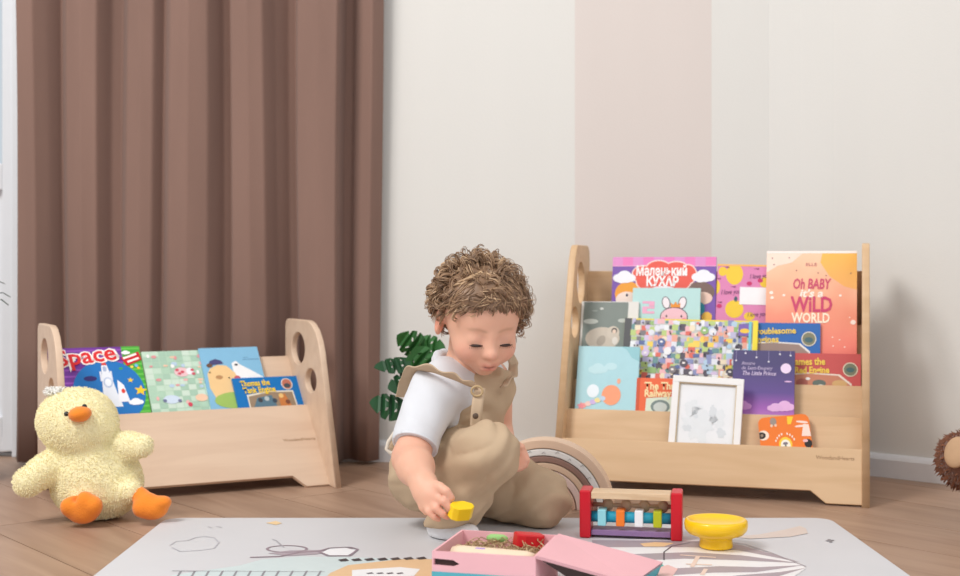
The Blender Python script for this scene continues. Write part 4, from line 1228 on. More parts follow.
# loose ringlets standing out at the sides and on top
for k in range(95):
    side = rs.choice((-1, 1, 1))
    a = rs.uniform(-0.55, 0.9)
    p = V(side * 0.064 * math.cos(a), rs.uniform(-0.012, 0.05), 0.030 + 0.060 * math.sin(a))
    if k % 3 == 0: p = V(rs.uniform(-0.05, 0.05), rs.uniform(-0.03, 0.05), 0.088)
    lock(p, V(rs.gauss(0, .7), rs.gauss(0, .7), -0.5), rs.uniform(.016, .030), rs.uniform(1.0, 1.6), rs.uniform(.007, .0105), 2, rs.uniform(.0006, .0009), rs.uniform(.004, .012), (0, 1, 1, 2))
for k in range(110):
    p, nn = on_skull(V(rs.uniform(-0.026, 0.024), rs.uniform(-0.072, -0.040), rs.uniform(0.054, 0.078)), 0.001)
    lock(p, V(rs.choice((-1, 1)) * rs.uniform(0.4, 1.0), -0.4, -0.6), rs.uniform(.018, .030), rs.uniform(0.4, 1.0), rs.uniform(.003, .0055), 5, rs.uniform(.0011, .0017), rs.uniform(.002, .005), (0, 0, 1) if k % 4 else (0, 1, 2), bend=rs.uniform(-1, 1))
me = m.mesh('curls'); me.transform(HM)
kid_link('curls', me, M_HAIR, parent=hb)

# ---- white shirt
M_SHIRT = mat('white_cotton', rgb(218, 219, 223), 0.9, 0.02, 30, 0.2, 600, spec=0.15)
f = Field((-0.20, 1.84, 0.03), (0.12, 2.22, 0.33), 0.003)
f.blob(BEL, (0.079, 0.071, 0.072), 0.03, BR); f.blob(CH, (0.083, 0.066, 0.070), 0.03, BR)
f.limb(NK - Rt * 0.036, NK + Rt * 0.056, 0.040, 0.042, 0.03)
SLE = SHR.lerp(ELR, 0.86)
f.limb(SHR + V(0, 0, 0.002), SLE, 0.040, 0.0345, 0.022)
f.limb(SHL, SHL.lerp(ELL, 0.8), 0.033, 0.031, 0.022)
f.ripple(lambda X, Y, Z: 0.0024 * (1 - np.abs(np.sin(48 * (Z * 0.8 + X * 0.5) + 1.5 * np.sin(40 * Y)))) ** 3 * np.sin(31 * X + 22 * Z) ** 2 + 0.0020 * np.sin(60 * Z + 40 * X + 2 * np.sin(50 * Y)) * np.sin(45 * Y + 30 * Z) + 0.001 * np.sin(130 * X + 90 * Z))
ax = (ELR - SHR).normalized()
f.cut(SHR.lerp(ELR, 0.80), ax, 0.003, lo=SHR.lerp(ELR, 0.86) - V(.06, .06, .06), hi=SHR.lerp(ELR, 0.86) + V(.055, .06, .04))
f.cut(CH - Rt * 0.052, tuple(-Rt), 0.004, lo=(-0.20, 1.84, 0.03), hi=(0.12, 2.22, 0.218))
# collar ring
cc = NK + V(-0.008, 0.004, 0.020)
ring = [cc + Rt * 0.040 * math.cos(a) + Fw * 0.040 * math.sin(a) + V(0, 0, -0.022 * math.sin(a)) for a in np.linspace(0, 2 * PI, 17)]
f.chain(ring, [0.0085] * 17, 0.006)
kid_link('shirt', f.mesh('shirt'), M_SHIRT)
m = MB()
e1 = ax.orthogonal().normalized(); e2 = ax.cross(e1); hemc = SHR.lerp(ELR, 0.79)
m.tube([hemc + (e1 * math.cos(a) + e2 * math.sin(a)) * 0.0335 for a in np.linspace(0, 2 * PI, 33)], 0.0022, 6, cap=False)
kid_link('sleeve_hem', m.mesh('sleeve_hem'), M_SHIRT)

# ---- beige overalls
M_OVER = mat('beige_twill', rgb(190, 166, 138), 0.9, 0.05, 18, 0.25, 700, spec=0.15)
M_OVER2 = mat('beige_twill_edge', rgb(198, 174, 147), 0.9, 0.05, 18, 0.2, 700, spec=0.15)
f = Field((-0.20, 1.80, -0.002), (0.19, 2.32, 0.30), 0.003)
f.blob(PV + V(0, 0, 0.002), (0.079, 0.073, 0.070), 0.03, BR); f.blob(BEL, (0.083, 0.075, 0.066), 0.03, BR)
f.chain([HIR, HIR.lerp(KNR, 0.5), KNR], [0.060, 0.053, 0.0445], 0.02)
f.chain([KNR, KNR.lerp(ANR, 0.5), ANR + V(0, 0, -0.01)], [0.0445, 0.0415, 0.0375], 0.012)
f.chain([HIL, HIL.lerp(KNL, 0.5), KNL], [0.058, 0.053, 0.0475], 0.02)
f.chain([KNL, ANL], [0.0475, 0.040], 0.015)
# bib over the chest
f.blob(CH + Fw * 0.016 + V(0.004, 0, 0.012), (0.068, 0.060, 0.068), 0.02, BR)
f.blob(NK + Fw * 0.036 - Rt * 0.016 + V(0, 0, -0.012), (0.050, 0.032, 0.040), 0.012, BR)
f.limb(NK + Fw * 0.050 + V(0, 0, 0.042), NK + V(0, 0, 0.10) + Fw * 0.03, 0.03, 0.03, 0.004, sub=True)
def folds(X, Y, Z):
    a = 0.0030 * np.sin(75 * (X + 0.6 * Z) + 2.2 * np.sin(38 * Z + 25 * Y)) * np.sin(34 * Z + 28 * Y + 12 * X)
    b = 0.0016 * np.sin(150 * (Z - 0.5 * X) + 3 * np.sin(45 * X + 31 * Y))
    # gathered folds behind the knee and at the hip
    k1 = np.exp(-(((X - 0.0 + 0.03) ** 2 + (Y - 1.95) ** 2 + (Z - 0.10) ** 2) / 0.05 ** 2))
    c = 0.003 * k1 * np.sin(210 * (0.8 * Z - 0.6 * X))
    # sharper creases running across the thigh and shin
    w = X * 0.55 - Z * 0.9 + 0.35 * Y + 0.012 * np.sin(42 * X + 30 * Y) + 0.010 * np.sin(55 * Z + 20 * X)
    e = 0.0030 * (1 - np.abs(np.sin(62 * w))) ** 4 * (0.35 + 0.65 * np.sin(23 * X + 31 * Z + 17 * Y) ** 2)
    w2 = X * 0.9 + Z * 0.35 + 0.014 * np.sin(48 * Z + 25 * Y)
    g = 0.0022 * (1 - np.abs(np.sin(50 * w2))) ** 4 * np.sin(29 * Z - 19 * X + 11 * Y) ** 2
    return a + b + c + e + g
f.ripple(folds)
f.cut((0, 0, 0.036), (0.15, 0, -1), 0.003, lo=(ANR.x - .065, ANR.y - .065, -0.01), hi=(ANR.x + 0.035, ANR.y + 0.05, 0.036))
f.cut((0, 0, 0.0065), (0, 0, -1), 0.003)
ov = kid_link('overalls', f.mesh('overalls'), M_OVER)

def ribbon(pts, wid, wdir, amp, freq, th=0.0022, n=60):
    """cloth band through points, ruffled across its width on the free side"""
    pts = [Vector(p) for p in pts]; wd = [Vector(w).normalized() for w in wdir]
    k = len(pts) - 1; rows = []
    def cr(A, t):
        i = min(int(t * k), k - 1); u = t * k - i
        p0, p1, p2, p3 = A[max(i - 1, 0)], A[i], A[i + 1], A[min(i + 2, k)]
        return 0.5 * ((2 * p1) + (p2 - p0) * u + (2 * p0 - 5 * p1 + 4 * p2 - p3) * u * u + (3 * p1 - p0 - 3 * p2 + p3) * u ** 3)
    vs = []; NW = 5
    for i in range(n):
        t = i / (n - 1); p = cr(pts, t); w = cr(wd, t).normalized()
        tg = (cr(pts, min(1, t + 0.01)) - cr(pts, max(0, t - 0.01))).normalized(); nn = tg.cross(w).normalized()
        ww = wid if not hasattr(wid, '__len__') else float(np.interp(t, np.linspace(0, 1, len(wid)), wid))
        for j in range(NW):
            s = j / (NW - 1)
            vs.append(p + w * ww * s + nn * amp * s * math.sin(freq * t * 2 * PI))
    fs = [(i * NW + j, (i + 1) * NW + j, (i + 1) * NW + j + 1, i * NW + j + 1) for i in range(n - 1) for j in range(NW - 1)]
    me = bpy.data.meshes.new('band'); me.from_pydata([tuple(v) for v in vs], [], fs)
    bm = bmesh.new(); bm.from_mesh(me)
    bmesh.ops.solidify(bm, geom=bm.faces[:], thickness=th); bm.normal_update(); bm.to_mesh(me); bm.free()
    return me
# ruffled strap over the right shoulder
sp = [P(478, 389, 1.942), P(466, 384, 1.938), P(449, 377, 1.938), P(430, 371, 1.948), P(416, 372, 1.985), P(410, 384, 2.02), P(404, 396, 2.05)]
wdv = [(-0.25, -0.3, 0.6), (-0.25, -0.5, 0.5), (-0.3, -0.6, 0.5), (-0.5, -0.6, 0.5), (-0.8, -0.5, 0.3), (-0.9, -0.3, 0.2), (-0.9, -0.3, 0.1)]
kid_link('ruffled_strap', ribbon(sp, [0.010, .016, .019, .021, .020, .018, .014], wdv, 0.0030, 5, n=120), M_OVER2, parent=ov)
sp = [P(500, 388, 1.975), P(507, 379, 2.02), P(509, 366, 2.07), P(506, 356, 2.11)]
wdv = [(0.6, -0.6, 0.3), (0.8, -0.4, 0.2), (0.9, -0.2, 0.2), (0.8, 0.3, 0.3)]
kid_link('ruffled_strap', ribbon(sp, [0.010, .016, .016, .012], wdv, 0.003, 3, n=60), M_OVER2, parent=ov)
# buckle tab with a button, along the side of the bib
TABD = 1.930
tp = [P(474, 388, TABD + 0.012), P(472.5, 398, TABD), P(471, 412, TABD - 0.004), P(470, 427, TABD - 0.002)]
kid_link('strap_tab', ribbon(tp, 0.0175, [(1, 0.1, 0)] * 4, 0.0, 0, 0.003, 20), M_OVER2, parent=ov)
m = MB(); bc = P(475.5, 416, TABD - 0.010)
m.lathe([(0.0, 0.0), (0.0042, 0.0), (0.0046, 0.0012), (0.0036, 0.0022), (0.0, 0.0024)], 14, M=Matrix.Translation(bc) @ Matrix.Rotation(PI / 2, 4, 'X'))
kid_link('button', m.mesh('button'), mat('button_brown', rgb(92, 74, 60), 0.4), parent=ov)
m = MB(); kc = P(477, 391, TABD + 0.002)
m.tube([kc + V(0.0085 * math.cos(a), -0.002, 0.0075 * math.sin(a)) for a in np.linspace(0, 2 * PI, 17)], 0.0018, 6, cap=False)
kid_link('buckle', m.mesh('buckle'), mat('buckle_brass', rgb(186, 160, 120), 0.35), parent=ov)
# open side seam of the waist, edged in off-white
lp = [P(403, 420, 1.985), P(395, 432, 1.985), P(388.5, 442, 1.985), P(386.5, 449, 1.985), P(391, 453.5, 1.985), P(397, 450, 1.98), P(401, 440, 1.975), P(404, 428, 1.975)]
m = MB(); m.tube(lp, 0.0034, 6)
kid_link('waist_edge', m.mesh('waist_edge'), mat('off_white_edge', rgb(226, 214, 198), 0.9), parent=ov)
m = MB(); m.add([p + V(0.002, 0.012, 0) for p in lp], [tuple(range(len(lp)))]); m.prism([p + V(0.002, 0.012, 0) for p in lp], (0.004, 0.010, 0))
kid_link('waist_lining', m.mesh('waist_lining'), M_OVER, smooth=False, parent=ov)

# ---- socks
M_SOCK = mat('white_sock', rgb(238, 238, 240), 0.9, 0.03, 60, 0.3, 500)
f = Field((-0.13, 1.86, -0.001), (0.07, 2.06, 0.09), 0.0025)
f.chain([ANR + V(0, 0, 0.012), ANR + V(0, 0, -0.004), ANR + V(-0.008, 0.01, -0.009)], [0.029, 0.027, 0.0225], 0.012)
f.limb(ANR + V(-0.004, 0.006, -0.010), ANR + V(0.034, -0.042, -0.013), 0.022, 0.0175, 0.012)
f.cut((0, 0, 0.0065), (0, 0, -1), 0.002)
kid_link('sock', f.mesh('sock'), M_SOCK)
f = Field((-0.14, 2.14, -0.001), (0.04, 2.30, 0.09), 0.003)
f.limb(ANL, ANL + V(-0.055, 0.03, -0.006), 0.030, 0.024, 0.012); f.cut((0, 0, 0.0065), (0, 0, -1), 0.002)
kid_link('sock', f.mesh('sock'), M_SOCK)
# ================================================================== play mat with printed scenery
MZ = 0.005
mw = [PF(167, 517.5, MZ), PF(813, 518.5, MZ)]
ML, MR_, MY = mw[0].x, mw[1].x + 0.028, (mw[0].y + mw[1].y) / 2
mat_root = empty('play_mat', 'pale grey foam play mat with printed drawings on the wooden floor', 'mat', T((ML + MR_) / 2, MY - 0.75, 0))
cxm, cym = (ML + MR_) / 2, MY - 0.75
hw, hh_ = (MR_ - ML) / 2, 0.75
me = curve_mesh([rrect(-hw, -hh_, hw, hh_, 0.03, 6)], extrude=MZ / 2 - 0.0015, bevel=0.0015)
for v in me.vertices: v.co.z += MZ / 2 + 0.0005
link('foam_sheet', me, mat('mat_foam', rgb(207, 206, 208), 0.6, 0.04, 3.5, 0.05, 300), mat_root)
mp_ = MB(); mpm = []
def mflush(name):
    global mp_, mpm
    mp_.build(name, mpm, mat_root); mp_ = MB(); mpm = []
_mk = [0]
def mpoly(pix, c, layer=1, world=False):
    """print on the mat: photo pixels on the mat plane"""
    m_ = ink(c)
    if m_ not in mpm: mpm.append(m_)
    _mk[0] += 1
    z = MZ + 0.0007 + 0.00015 * layer + 0.000004 * _mk[0]
    q = [PF(x, y, MZ) for x, y in pix]
    vs = [(p.x - cxm, p.y - cym, z) for p in q]
    ar = sum(a[0] * b[1] - b[0] * a[1] for a, b in zip(vs, vs[1:] + vs[:1]))
    if ar < 0: vs = vs[::-1]
    mp_.add(vs, [tuple(range(len(vs)))], mpm.index(m_))
def mline(pix, c, w=0.0025, layer=2):
    for a, b in zip(pix[:-1], pix[1:]):
        A, B = PF(*a, MZ), PF(*b, MZ); d = (B - A).normalized(); n = V(-d.y, d.x, 0) * w / 2
        m_ = ink(c)
        if m_ not in mpm: mpm.append(m_)
        _mk[0] += 1; z = MZ + 0.0007 + 0.00015 * layer + 0.000004 * _mk[0]
        mp_.add([(p.x - cxm, p.y - cym, z) for p in (A - n, B - n, B + n, A + n)], [(0, 1, 2, 3)], mpm.index(m_))
def curve_pts(f_, n=18): return [f_(i / (n - 1)) for i in range(n)]
# mint meadow, fence, dragonfly-like outline and a bear outline on the left
mpoly([(240, 566), (262, 560), (300, 557), (360, 558), (420, 560), (445, 569), (440, 582), (300, 582), (180, 582), (170, 576)], (204, 217, 217))
mflush('printed_meadow')
mline([(172, 571.5), (325, 572.5)], (138, 138, 144), 0.0022)
for i in range(11): mline([(176 + i * 14, 580), (181 + i * 14, 571.5)], (138, 138, 144), 0.003)
tag(mp_.build('printed_fence', mpm, mat_root), kind='stuff'); mp_ = MB(); mpm = []
mline([(250, 558), (280, 557), (300, 553), (330, 551), (352, 549)], (146, 128, 138), 0.006)
mline(curve_pts(lambda t: (287 + 20 * math.cos(2 * PI * t), 549.5 + 3.4 * math.sin(2 * PI * t))), (150, 132, 142), 0.004)
mpoly([(268, 554), (290, 551), (322, 550.5), (332, 552), (316, 555), (290, 556.5)], (172, 160, 168))
mpoly([(322, 553), (330, 549.5), (345, 548.5), (356, 551), (348, 556), (330, 556)], (238, 238, 240), 2)
mline([(318, 552), (330, 548.6), (350, 547.8), (358, 550), (350, 556.5), (328, 556.6), (318, 552)], (150, 134, 144), 0.004, 3)
mline([(284, 548), (276, 541), (272, 540)], (168, 166, 172), 0.002)
tag(mp_.build('printed_dragonfly', mpm, mat_root), kind='stuff'); mp_ = MB(); mpm = []
for q in ([(172, 548), (180, 552), (200, 551), (214, 549), (219, 543), (214, 538), (204, 537), (196, 538)], [(170, 546), (176, 542), (188, 541), (196, 538)], [(216, 527), (222, 528)], [(212, 528.5), (208, 527)]):
    mline(q, (190, 189, 195), 0.0020)
tag(mp_.build('printed_outline', mpm, mat_root), kind='stuff'); mp_ = MB(); mpm = []
mpoly([(266, 523.5), (276, 521.6), (282, 523.8), (276, 525.5)], (238, 206, 156))
mflush('printed_patch')
# patterned blanket in front of the child
mpoly([(330, 574), (348, 566), (400, 560), (440, 560), (440, 584), (320, 584)], (226, 190, 148), 2)
mpoly([(352, 571), (400, 568), (420, 570), (414, 577), (352, 579)], (236, 236, 236), 3)
for i in range(7): mpoly([(338 + i * 13, 560.6 - i * .3), (346 + i * 13, 559.4 - i * .3), (349 + i * 13, 561.6 - i * .3), (341 + i * 13, 562.4 - i * .3)], (70, 62, 66), 4)
for i in range(4): mpoly([(366 + i * 10, 574.2), (372 + i * 10, 573.4), (374 + i * 10, 574.6), (368 + i * 10, 575.2)], (90, 84, 92), 4)
tag(mp_.build('printed_blanket', mpm, mat_root), kind='stuff'); mp_ = MB(); mpm = []
# striped whale-like shape on the right
mpoly([(560, 545), (640, 540), (715, 541), (760, 551), (800, 564), (806, 569), (790, 580), (560, 584)], (236, 234, 234), 1)
for (a, b, c, d) in (((592, 541), (700, 541.5), (742, 546), (800, 563)), ((600, 556), (690, 553), (740, 556), (800, 564)), ((620, 572), (720, 567), (760, 568), (804, 566)), ((640, 590), (740, 576), (780, 573), (805, 569))):
    mpoly([a, b, c, d, (c[0] - 4, c[1] + 5), (b[0] - 6, b[1] + 6.5), (a[0], a[1] + 7)], (168, 156, 162), 2)
mline([(664, 561), (664, 553), (672, 547), (690, 543.5)], (96, 88, 94), 0.0022, 4)
mline([(690, 543.5), (720, 541.5), (745, 545), (772, 554), (806, 567.5)], (170, 160, 166), 0.0022, 4)
for q in ([(680, 556), (716, 558.5)], [(698, 557.5), (692, 568)], [(686, 565), (712, 566)], [(706, 570), (702, 576)]): mline(q, (232, 206, 192), 0.006, 4)
mpoly([(655, 569), (668, 566), (678, 570), (672, 578), (656, 577)], (232, 190, 184), 4); mpoly([(652, 565), (660, 563), (664, 567), (654, 570)], (90, 184, 172), 4)
mpoly([(640, 544.5), (655, 543), (674, 544), (664, 547.5), (644, 547.5)], (240, 200, 150), 3)
tag(mp_.build('printed_whale', mpm, mat_root), kind='stuff'); mp_ = MB(); mpm = []
mpoly([(730, 537.5), (760, 535), (786, 530), (800, 526.5), (806, 529), (808, 534), (790, 537.5), (750, 539.5)], (216, 203, 194), 1)
mline([(826, 541.5), (834, 541)], (130, 130, 136), 0.005, 2); mline([(829, 540), (831, 543)], (130, 130, 136), 0.005, 2)
tag(mp_.build('printed_cloud', mpm, mat_root), kind='stuff')

# ================================================================== pink box with hinged lid
M_PINK = mat('pink_card', rgb(236, 180, 186), 0.6, 0.03, 14, 0.05, 400); M_PINKD = mat('pink_card_inside', rgb(232, 172, 178), 0.65, 0.03, 14)
M_DARK = mat('box_shade_dark', rgb(62, 44, 42), 0.7, 0.05); M_TEAL = mat('teal_card', rgb(86, 172, 184), 0.6, 0.05)  # the dark tone stands in for shade under the lid and inside the slot
BH = 0.060; BZ = MZ + 0.001
bang = -math.radians(15)
fl_ = PF(432, 551, BZ + BH); bw, bd = 0.1335, 0.137
ctr = fl_ + Matrix.Rotation(bang, 3, 'Z') @ V(bw / 2, bd / 2, 0)
boxr = empty('gift_box', 'open pink cardboard box with hinged lid folded out onto the mat', 'box', T(ctr.x, ctr.y, BZ, bang))
x0, x1, y0, y1 = -bw / 2, bw / 2, -bd / 2, bd / 2; ct = 0.003
m = MB(); m.box((x0, y0, 0), (x1, y1, ct)); m.build('bottom', M_PINKD, boxr)
# front wall with an arrow-shaped slot
me = curve_mesh([[(x0, 0), (x1, 0), (x1, BH), (x0, BH)], [(x0 + 0.002, BH - 0.017), (x0 + 0.028, BH - 0.018), (x0 + 0.036, BH - 0.0145), (x0 + 0.028, BH - 0.010), (x0 + 0.002, BH - 0.009)]], extrude=ct / 2)
for v in me.vertices: v.co = (v.co.x, y0 + ct / 2 + v.co.z, v.co.y)
link('front_wall', me, M_PINK, boxr)
m = MB(); m.box((x0, y0 + ct + 0.0005, BH - 0.030), (x0 + 0.045, y0 + ct + 0.0015, BH - 0.004)); m.build('slot_shade_sheet', M_DARK, boxr)  # dark sheet paints the shade seen through the slot
m = MB(); m.box((x0, y0 - 0.0012, BH - 0.034), (x1, y0 - 0.0002, BH - 0.0255)); m.build('teal_band', M_TEAL, boxr)
m = MB(); m.box((x0, y1 - ct, 0), (x1, y1, BH)); m.build('back_wall', M_PINK, boxr)
m = MB(); m.box((x0, y0 + ct, 0), (x0 + ct, y1 - ct, BH)); m.build('side_wall', M_PINK, boxr)
m = MB(); m.box((x1 - ct, y0 + ct, 0), (x1, y1 - ct, BH)); m.build('side_wall', M_PINK, boxr)
# lid folded out to the right and down to the mat
R2 = Matrix.Rotation(-bang, 3, 'Z')
lr = R2 @ (PF(663, 562, BZ + 0.018) - V(ctr.x, ctr.y, BZ))
ll = R2 @ (PF(633, 583, BZ + 0.018) - V(ctr.x, ctr.y, BZ))
m = MB()
A, B, C_, D_ = V(x1 + 0.001, y0, BH + 0.002), V(x1 + 0.001, y1, BH + 0.002), V(lr.x, lr.y, lr.z), V(ll.x, ll.y, ll.z)
nrm = (B - A).cross(D_ - A).normalized()
if nrm.z < 0: nrm = -nrm
m.prism([A, D_, C_, B], -nrm * 0.004)
m.build('lid', M_PINK, boxr)
m = MB(); e = (C_ - D_).normalized()
m.prism([D_, D_ + nrm * -0.019, C_ + nrm * -0.019, C_], (V(x1, 0, 0) - V(x1 + 0.004, 0, 0)))
lt = m.build('lid_edge', M_TEAL, boxr)
m = MB(); o1 = (D_ - A).normalized()
for (t0, t1, c) in ((0.35, 0.52, (46, 52, 58)), (0.52, 0.60, (214, 60, 60)), (0.60, 0.72, (240, 200, 60)), (0.72, 0.9, (86, 172, 184))):
    pass
m.prism([A + o1 * 0.01 - nrm * 0.0045, D_ - o1 * 0.002 - nrm * 0.0045, D_ - o1 * 0.002 - nrm * 0.016, A + o1 * 0.05 - nrm * 0.016], V(0, 0.003, 0))
m.build('lid_shade_sheet', M_DARK, boxr)  # dark sheet paints the shaded hollow below the lid
# shredded paper: nobody could count it
m = MB(); rs = random.Random(5)
for i in range(420):
    x = rs.uniform(x0 + 0.012, x1 - 0.012); y = rs.uniform(y0 + 0.012, y1 - 0.010); z = 0.028 + rs.uniform(0, 0.024)
    a = rs.uniform(0, 6.28); L_ = rs.uniform(.010, .026); pts = []
    for k in range(5):
        t = k / 4; pts.append((min(max(x + L_ * (t - .5) * math.cos(a) + rs.gauss(0, .0012), x0 + .006), x1 - .006), min(max(y + L_ * (t - .5) * math.sin(a) + rs.gauss(0, .0012), y0 + .006), y1 - .006), z + 0.005 * math.sin(PI * t) + rs.gauss(0, .001)))
    m.tube(pts, 0.0007, 3, rs.randrange(2), cap=False)
m.box((x0 + 0.006, y0 + 0.006, ct + 0.001), (x1 - 0.006, y1 - 0.006, 0.030))
sh = m.build('shredded_paper', [mat('kraft_shred', rgb(200, 174, 136), 0.8, 0.1), mat('kraft_shred_dark', rgb(170, 142, 104), 0.8, 0.1)])
sh.matrix_world = T(ctr.x, ctr.y, BZ, bang)
tag(sh, 'beige shredded paper filling the pink box', 'packing paper', kind='stuff')
BM = T(ctr.x, ctr.y, BZ, bang); BI = BM.inverted()
def inbox(px, py, z): return BI @ PF(px, py, z)
# red faceted block
def placed(name, label, cat, p, rz=0, group=None): return empty(name, label, cat, Matrix.Translation(p) @ Matrix.Rotation(rz, 4, 'Z'), group)
M_RED = mat('red_wood', rgb(206, 30, 38), 0.4, 0.04); M_YEL = mat('yellow_wood', rgb(246, 206, 22), 0.38, 0.03); M_GRN = mat('green_felt', rgb(150, 198, 120), 0.7, 0.05)
zt_ = BZ + 0.046
c = PF(528, 546, zt_)
m = MB(); hx, hy, hz = 0.020, 0.013, 0.009
pts = [(-hx, -hy + .004, 0), (-hx + .010, -hy, 0), (hx - .004, -hy, 0), (hx, -hy + .006, 0), (hx, hy - .004, 0), (hx - .008, hy, 0), (-hx + .004, hy, 0), (-hx, hy - .006, 0)]
m.prism(pts, (0, 0, 2 * hz))
o = m.build('toy_block', M_RED, bevel=0.0022); o.matrix_world = Matrix.Translation((c.x, c.y, zt_ - 0.001)) @ Matrix.Rotation(0.35, 4, 'Z') @ Matrix.Rotation(0.12, 4, 'Y')
tag(o, 'glossy red wooden block lying on shredded paper in the pink box', 'toy block')
c = PF(500, 537, BZ + 0.052)
m = MB(); m.lathe([(0, 0), (0.015, 0), (0.0165, 0.003), (0.016, 0.007), (0.012, 0.010), (0.0, 0.011)], 24)
o = m.build('toy_slice', M_GRN, smooth=True); o.matrix_world = Matrix.Translation((c.x, c.y, BZ + 0.047)) @ Matrix.Diagonal((1.15, .8, 1, 1))
tag(o, 'flat round pale green toy in the pink box', 'toy')
# rolled paper tube along the front wall
a_ = inbox(461, 544, BZ + 0.050); b_ = inbox(532, 556, BZ + 0.046)
A = BM @ V(x0 + 0.018, y0 + 0.032, 0.0500); B = BM @ V(x1 - 0.006, y0 + 0.018, 0.0500)
d = (B - A)
tr = empty('wooden_rod', 'pale wooden rod with a purple tag inside the pink box, beside the front wall', 'rod', Matrix.Translation(A))
m = MB(); n = 10; pts = []; rad = []
for i in range(n + 1):
    t = i / n; pts.append(d * t); rad.append(0.0125 * (0.82 if i in (0, n) else 1.0))
m.tube(pts, rad, 18); m.build('rod', mat('pale_wood_rod', rgb(234, 208, 180), 0.5, 0.04), tr, True)
q = d.normalized(); up = V(0, 0, 1); sd = q.cross(up).normalized()
m = MB(); m.prism([q * 0.030 + sd * 0.0095 + up * 0.0065, q * 0.046 + sd * 0.0095 + up * 0.0065, q * 0.046 + sd * 0.003 + up * 0.0118, q * 0.034 + sd * 0.003 + up * 0.0118], (sd + up) * 0.0007)
m.build('tag', mat('purple_tag', rgb(168, 140, 196), 0.6), tr)

# yellow block in the child's hand
c = P(461, 511, 1.768)
m = MB()
pts = [(-0.017, -0.006), (-0.010, -0.0115), (0.009, -0.0115), (0.0175, -0.004), (0.0175, 0.004), (0.008, 0.0115), (-0.010, 0.0115), (-0.017, 0.005)]
m.prism([V(x, y, -0.0095) for x, y in pts], (0, 0, 0.019))
o = m.build('toy_block', M_YEL, bevel=0.0014)
o.matrix_world = Matrix.Translation(c) @ Matrix.Rotation(0.30, 4, 'X') @ Matrix.Rotation(0.22, 4, 'Y') @ Matrix.Rotation(0.5, 4, 'Z')
tag(o, 'small yellow faceted wooden block held in the child\'s fingers', 'toy block')

# ================================================================== roller toy with square beads
A = PF(586.5, 535.5, MZ); B = PF(677, 539, MZ)
u = (B - A).normalized(); ang_t = math.atan2(u.y, u.x); Lt = (B - A).length
tt = empty('roller_toy', 'wooden roller toy with red ends and four coloured square beads', 'toy', Matrix.Translation((A.x, A.y, MZ + 0.001)) @ Matrix.Rotation(ang_t, 4, 'Z'))
M_REDP = mat('red_paint', rgb(204, 20, 40), 0.35, 0.03); M_BEAM = wood('toy_beam', rgb(226, 198, 164), rgb(206, 174, 138), 12, (1, 10, 10), 0.5)
for x in (0.0, Lt):
    m = MB(); m.box((x - 0.0085, -0.024, 0), (x + 0.0085, 0.024, 0.0735)); m.build('end_post', M_REDP, tt, bevel=0.0025)
m = MB(); m.box((0.009, -0.021, 0.0605), (Lt - 0.009, 0.021, 0.0705)); m.build('top_beam', M_BEAM, tt, bevel=0.0008)
m = MB(); m.box((0.009, -0.018, 0.004), (Lt - 0.009, 0.018, 0.012)); m.build('base_bar', mat('purple_paint', rgb(142, 112, 156), 0.45), tt, bevel=0.0008)
m = MB(); m.tube([(0.009, -0.006, 0.031), (Lt - 0.009, -0.006, 0.031)], 0.0085, 20); m.build('axle', mat('teal_paint', rgb(38, 156, 186), 0.4), tt, True)
for k, cc_ in enumerate(((150, 216, 228), (244, 128, 44), (240, 242, 246), (182, 190, 28))):
    x = 0.0255 + (Lt - 0.0545) * k / 3
    m = MB(); m.box((x - 0.0065, -0.019, 0.0185), (x + 0.0065, 0.007, 0.0435)); m.build('bead', mat('bead_%d' % k, rgb(*cc_), 0.4), tt, bevel=0.0015)
    m = MB(); m.ellipsoid((x + 0.007, 0.0125, 0.046), (0.009, 0.005, 0.010)); m.build('rear_oval', mat('rear_beige', rgb(206, 176, 146), 0.5), tt, True)  # beige ovals in a row behind the beads
m = MB(); m.tube([(0.009, 0.0125, 0.046), (Lt - 0.009, 0.0125, 0.046)], 0.0035, 10); m.build('rear_rail', mat('rear_beige', rgb(206, 176, 146), 0.5), tt, True)

# ================================================================== yellow footed bowl
c = PF(716, 548.5, MZ)
m = MB()
prof = [(0.0, 0.0), (0.0225, 0.0), (0.0245, 0.0012), (0.0250, 0.0035), (0.0240, 0.012), (0.0248, 0.0150), (0.031, 0.0178), (0.041, 0.0215), (0.0458, 0.0275), (0.0470, 0.034), (0.0462, 0.0400), (0.0440, 0.0425), (0.0415, 0.0420), (0.038, 0.039), (0.030, 0.0365), (0.015, 0.0355), (0.0, 0.035)]
m.lathe(prof, 48)
o = m.build('bowl', mat('yellow_plastic', rgb(250, 200, 8), 0.28, 0.01, coat=0.3), smooth=True)
o.matrix_world = T(c.x, c.y, MZ + 0.0018)
tag(o, 'glossy yellow footed bowl standing on the play mat', 'bowl')

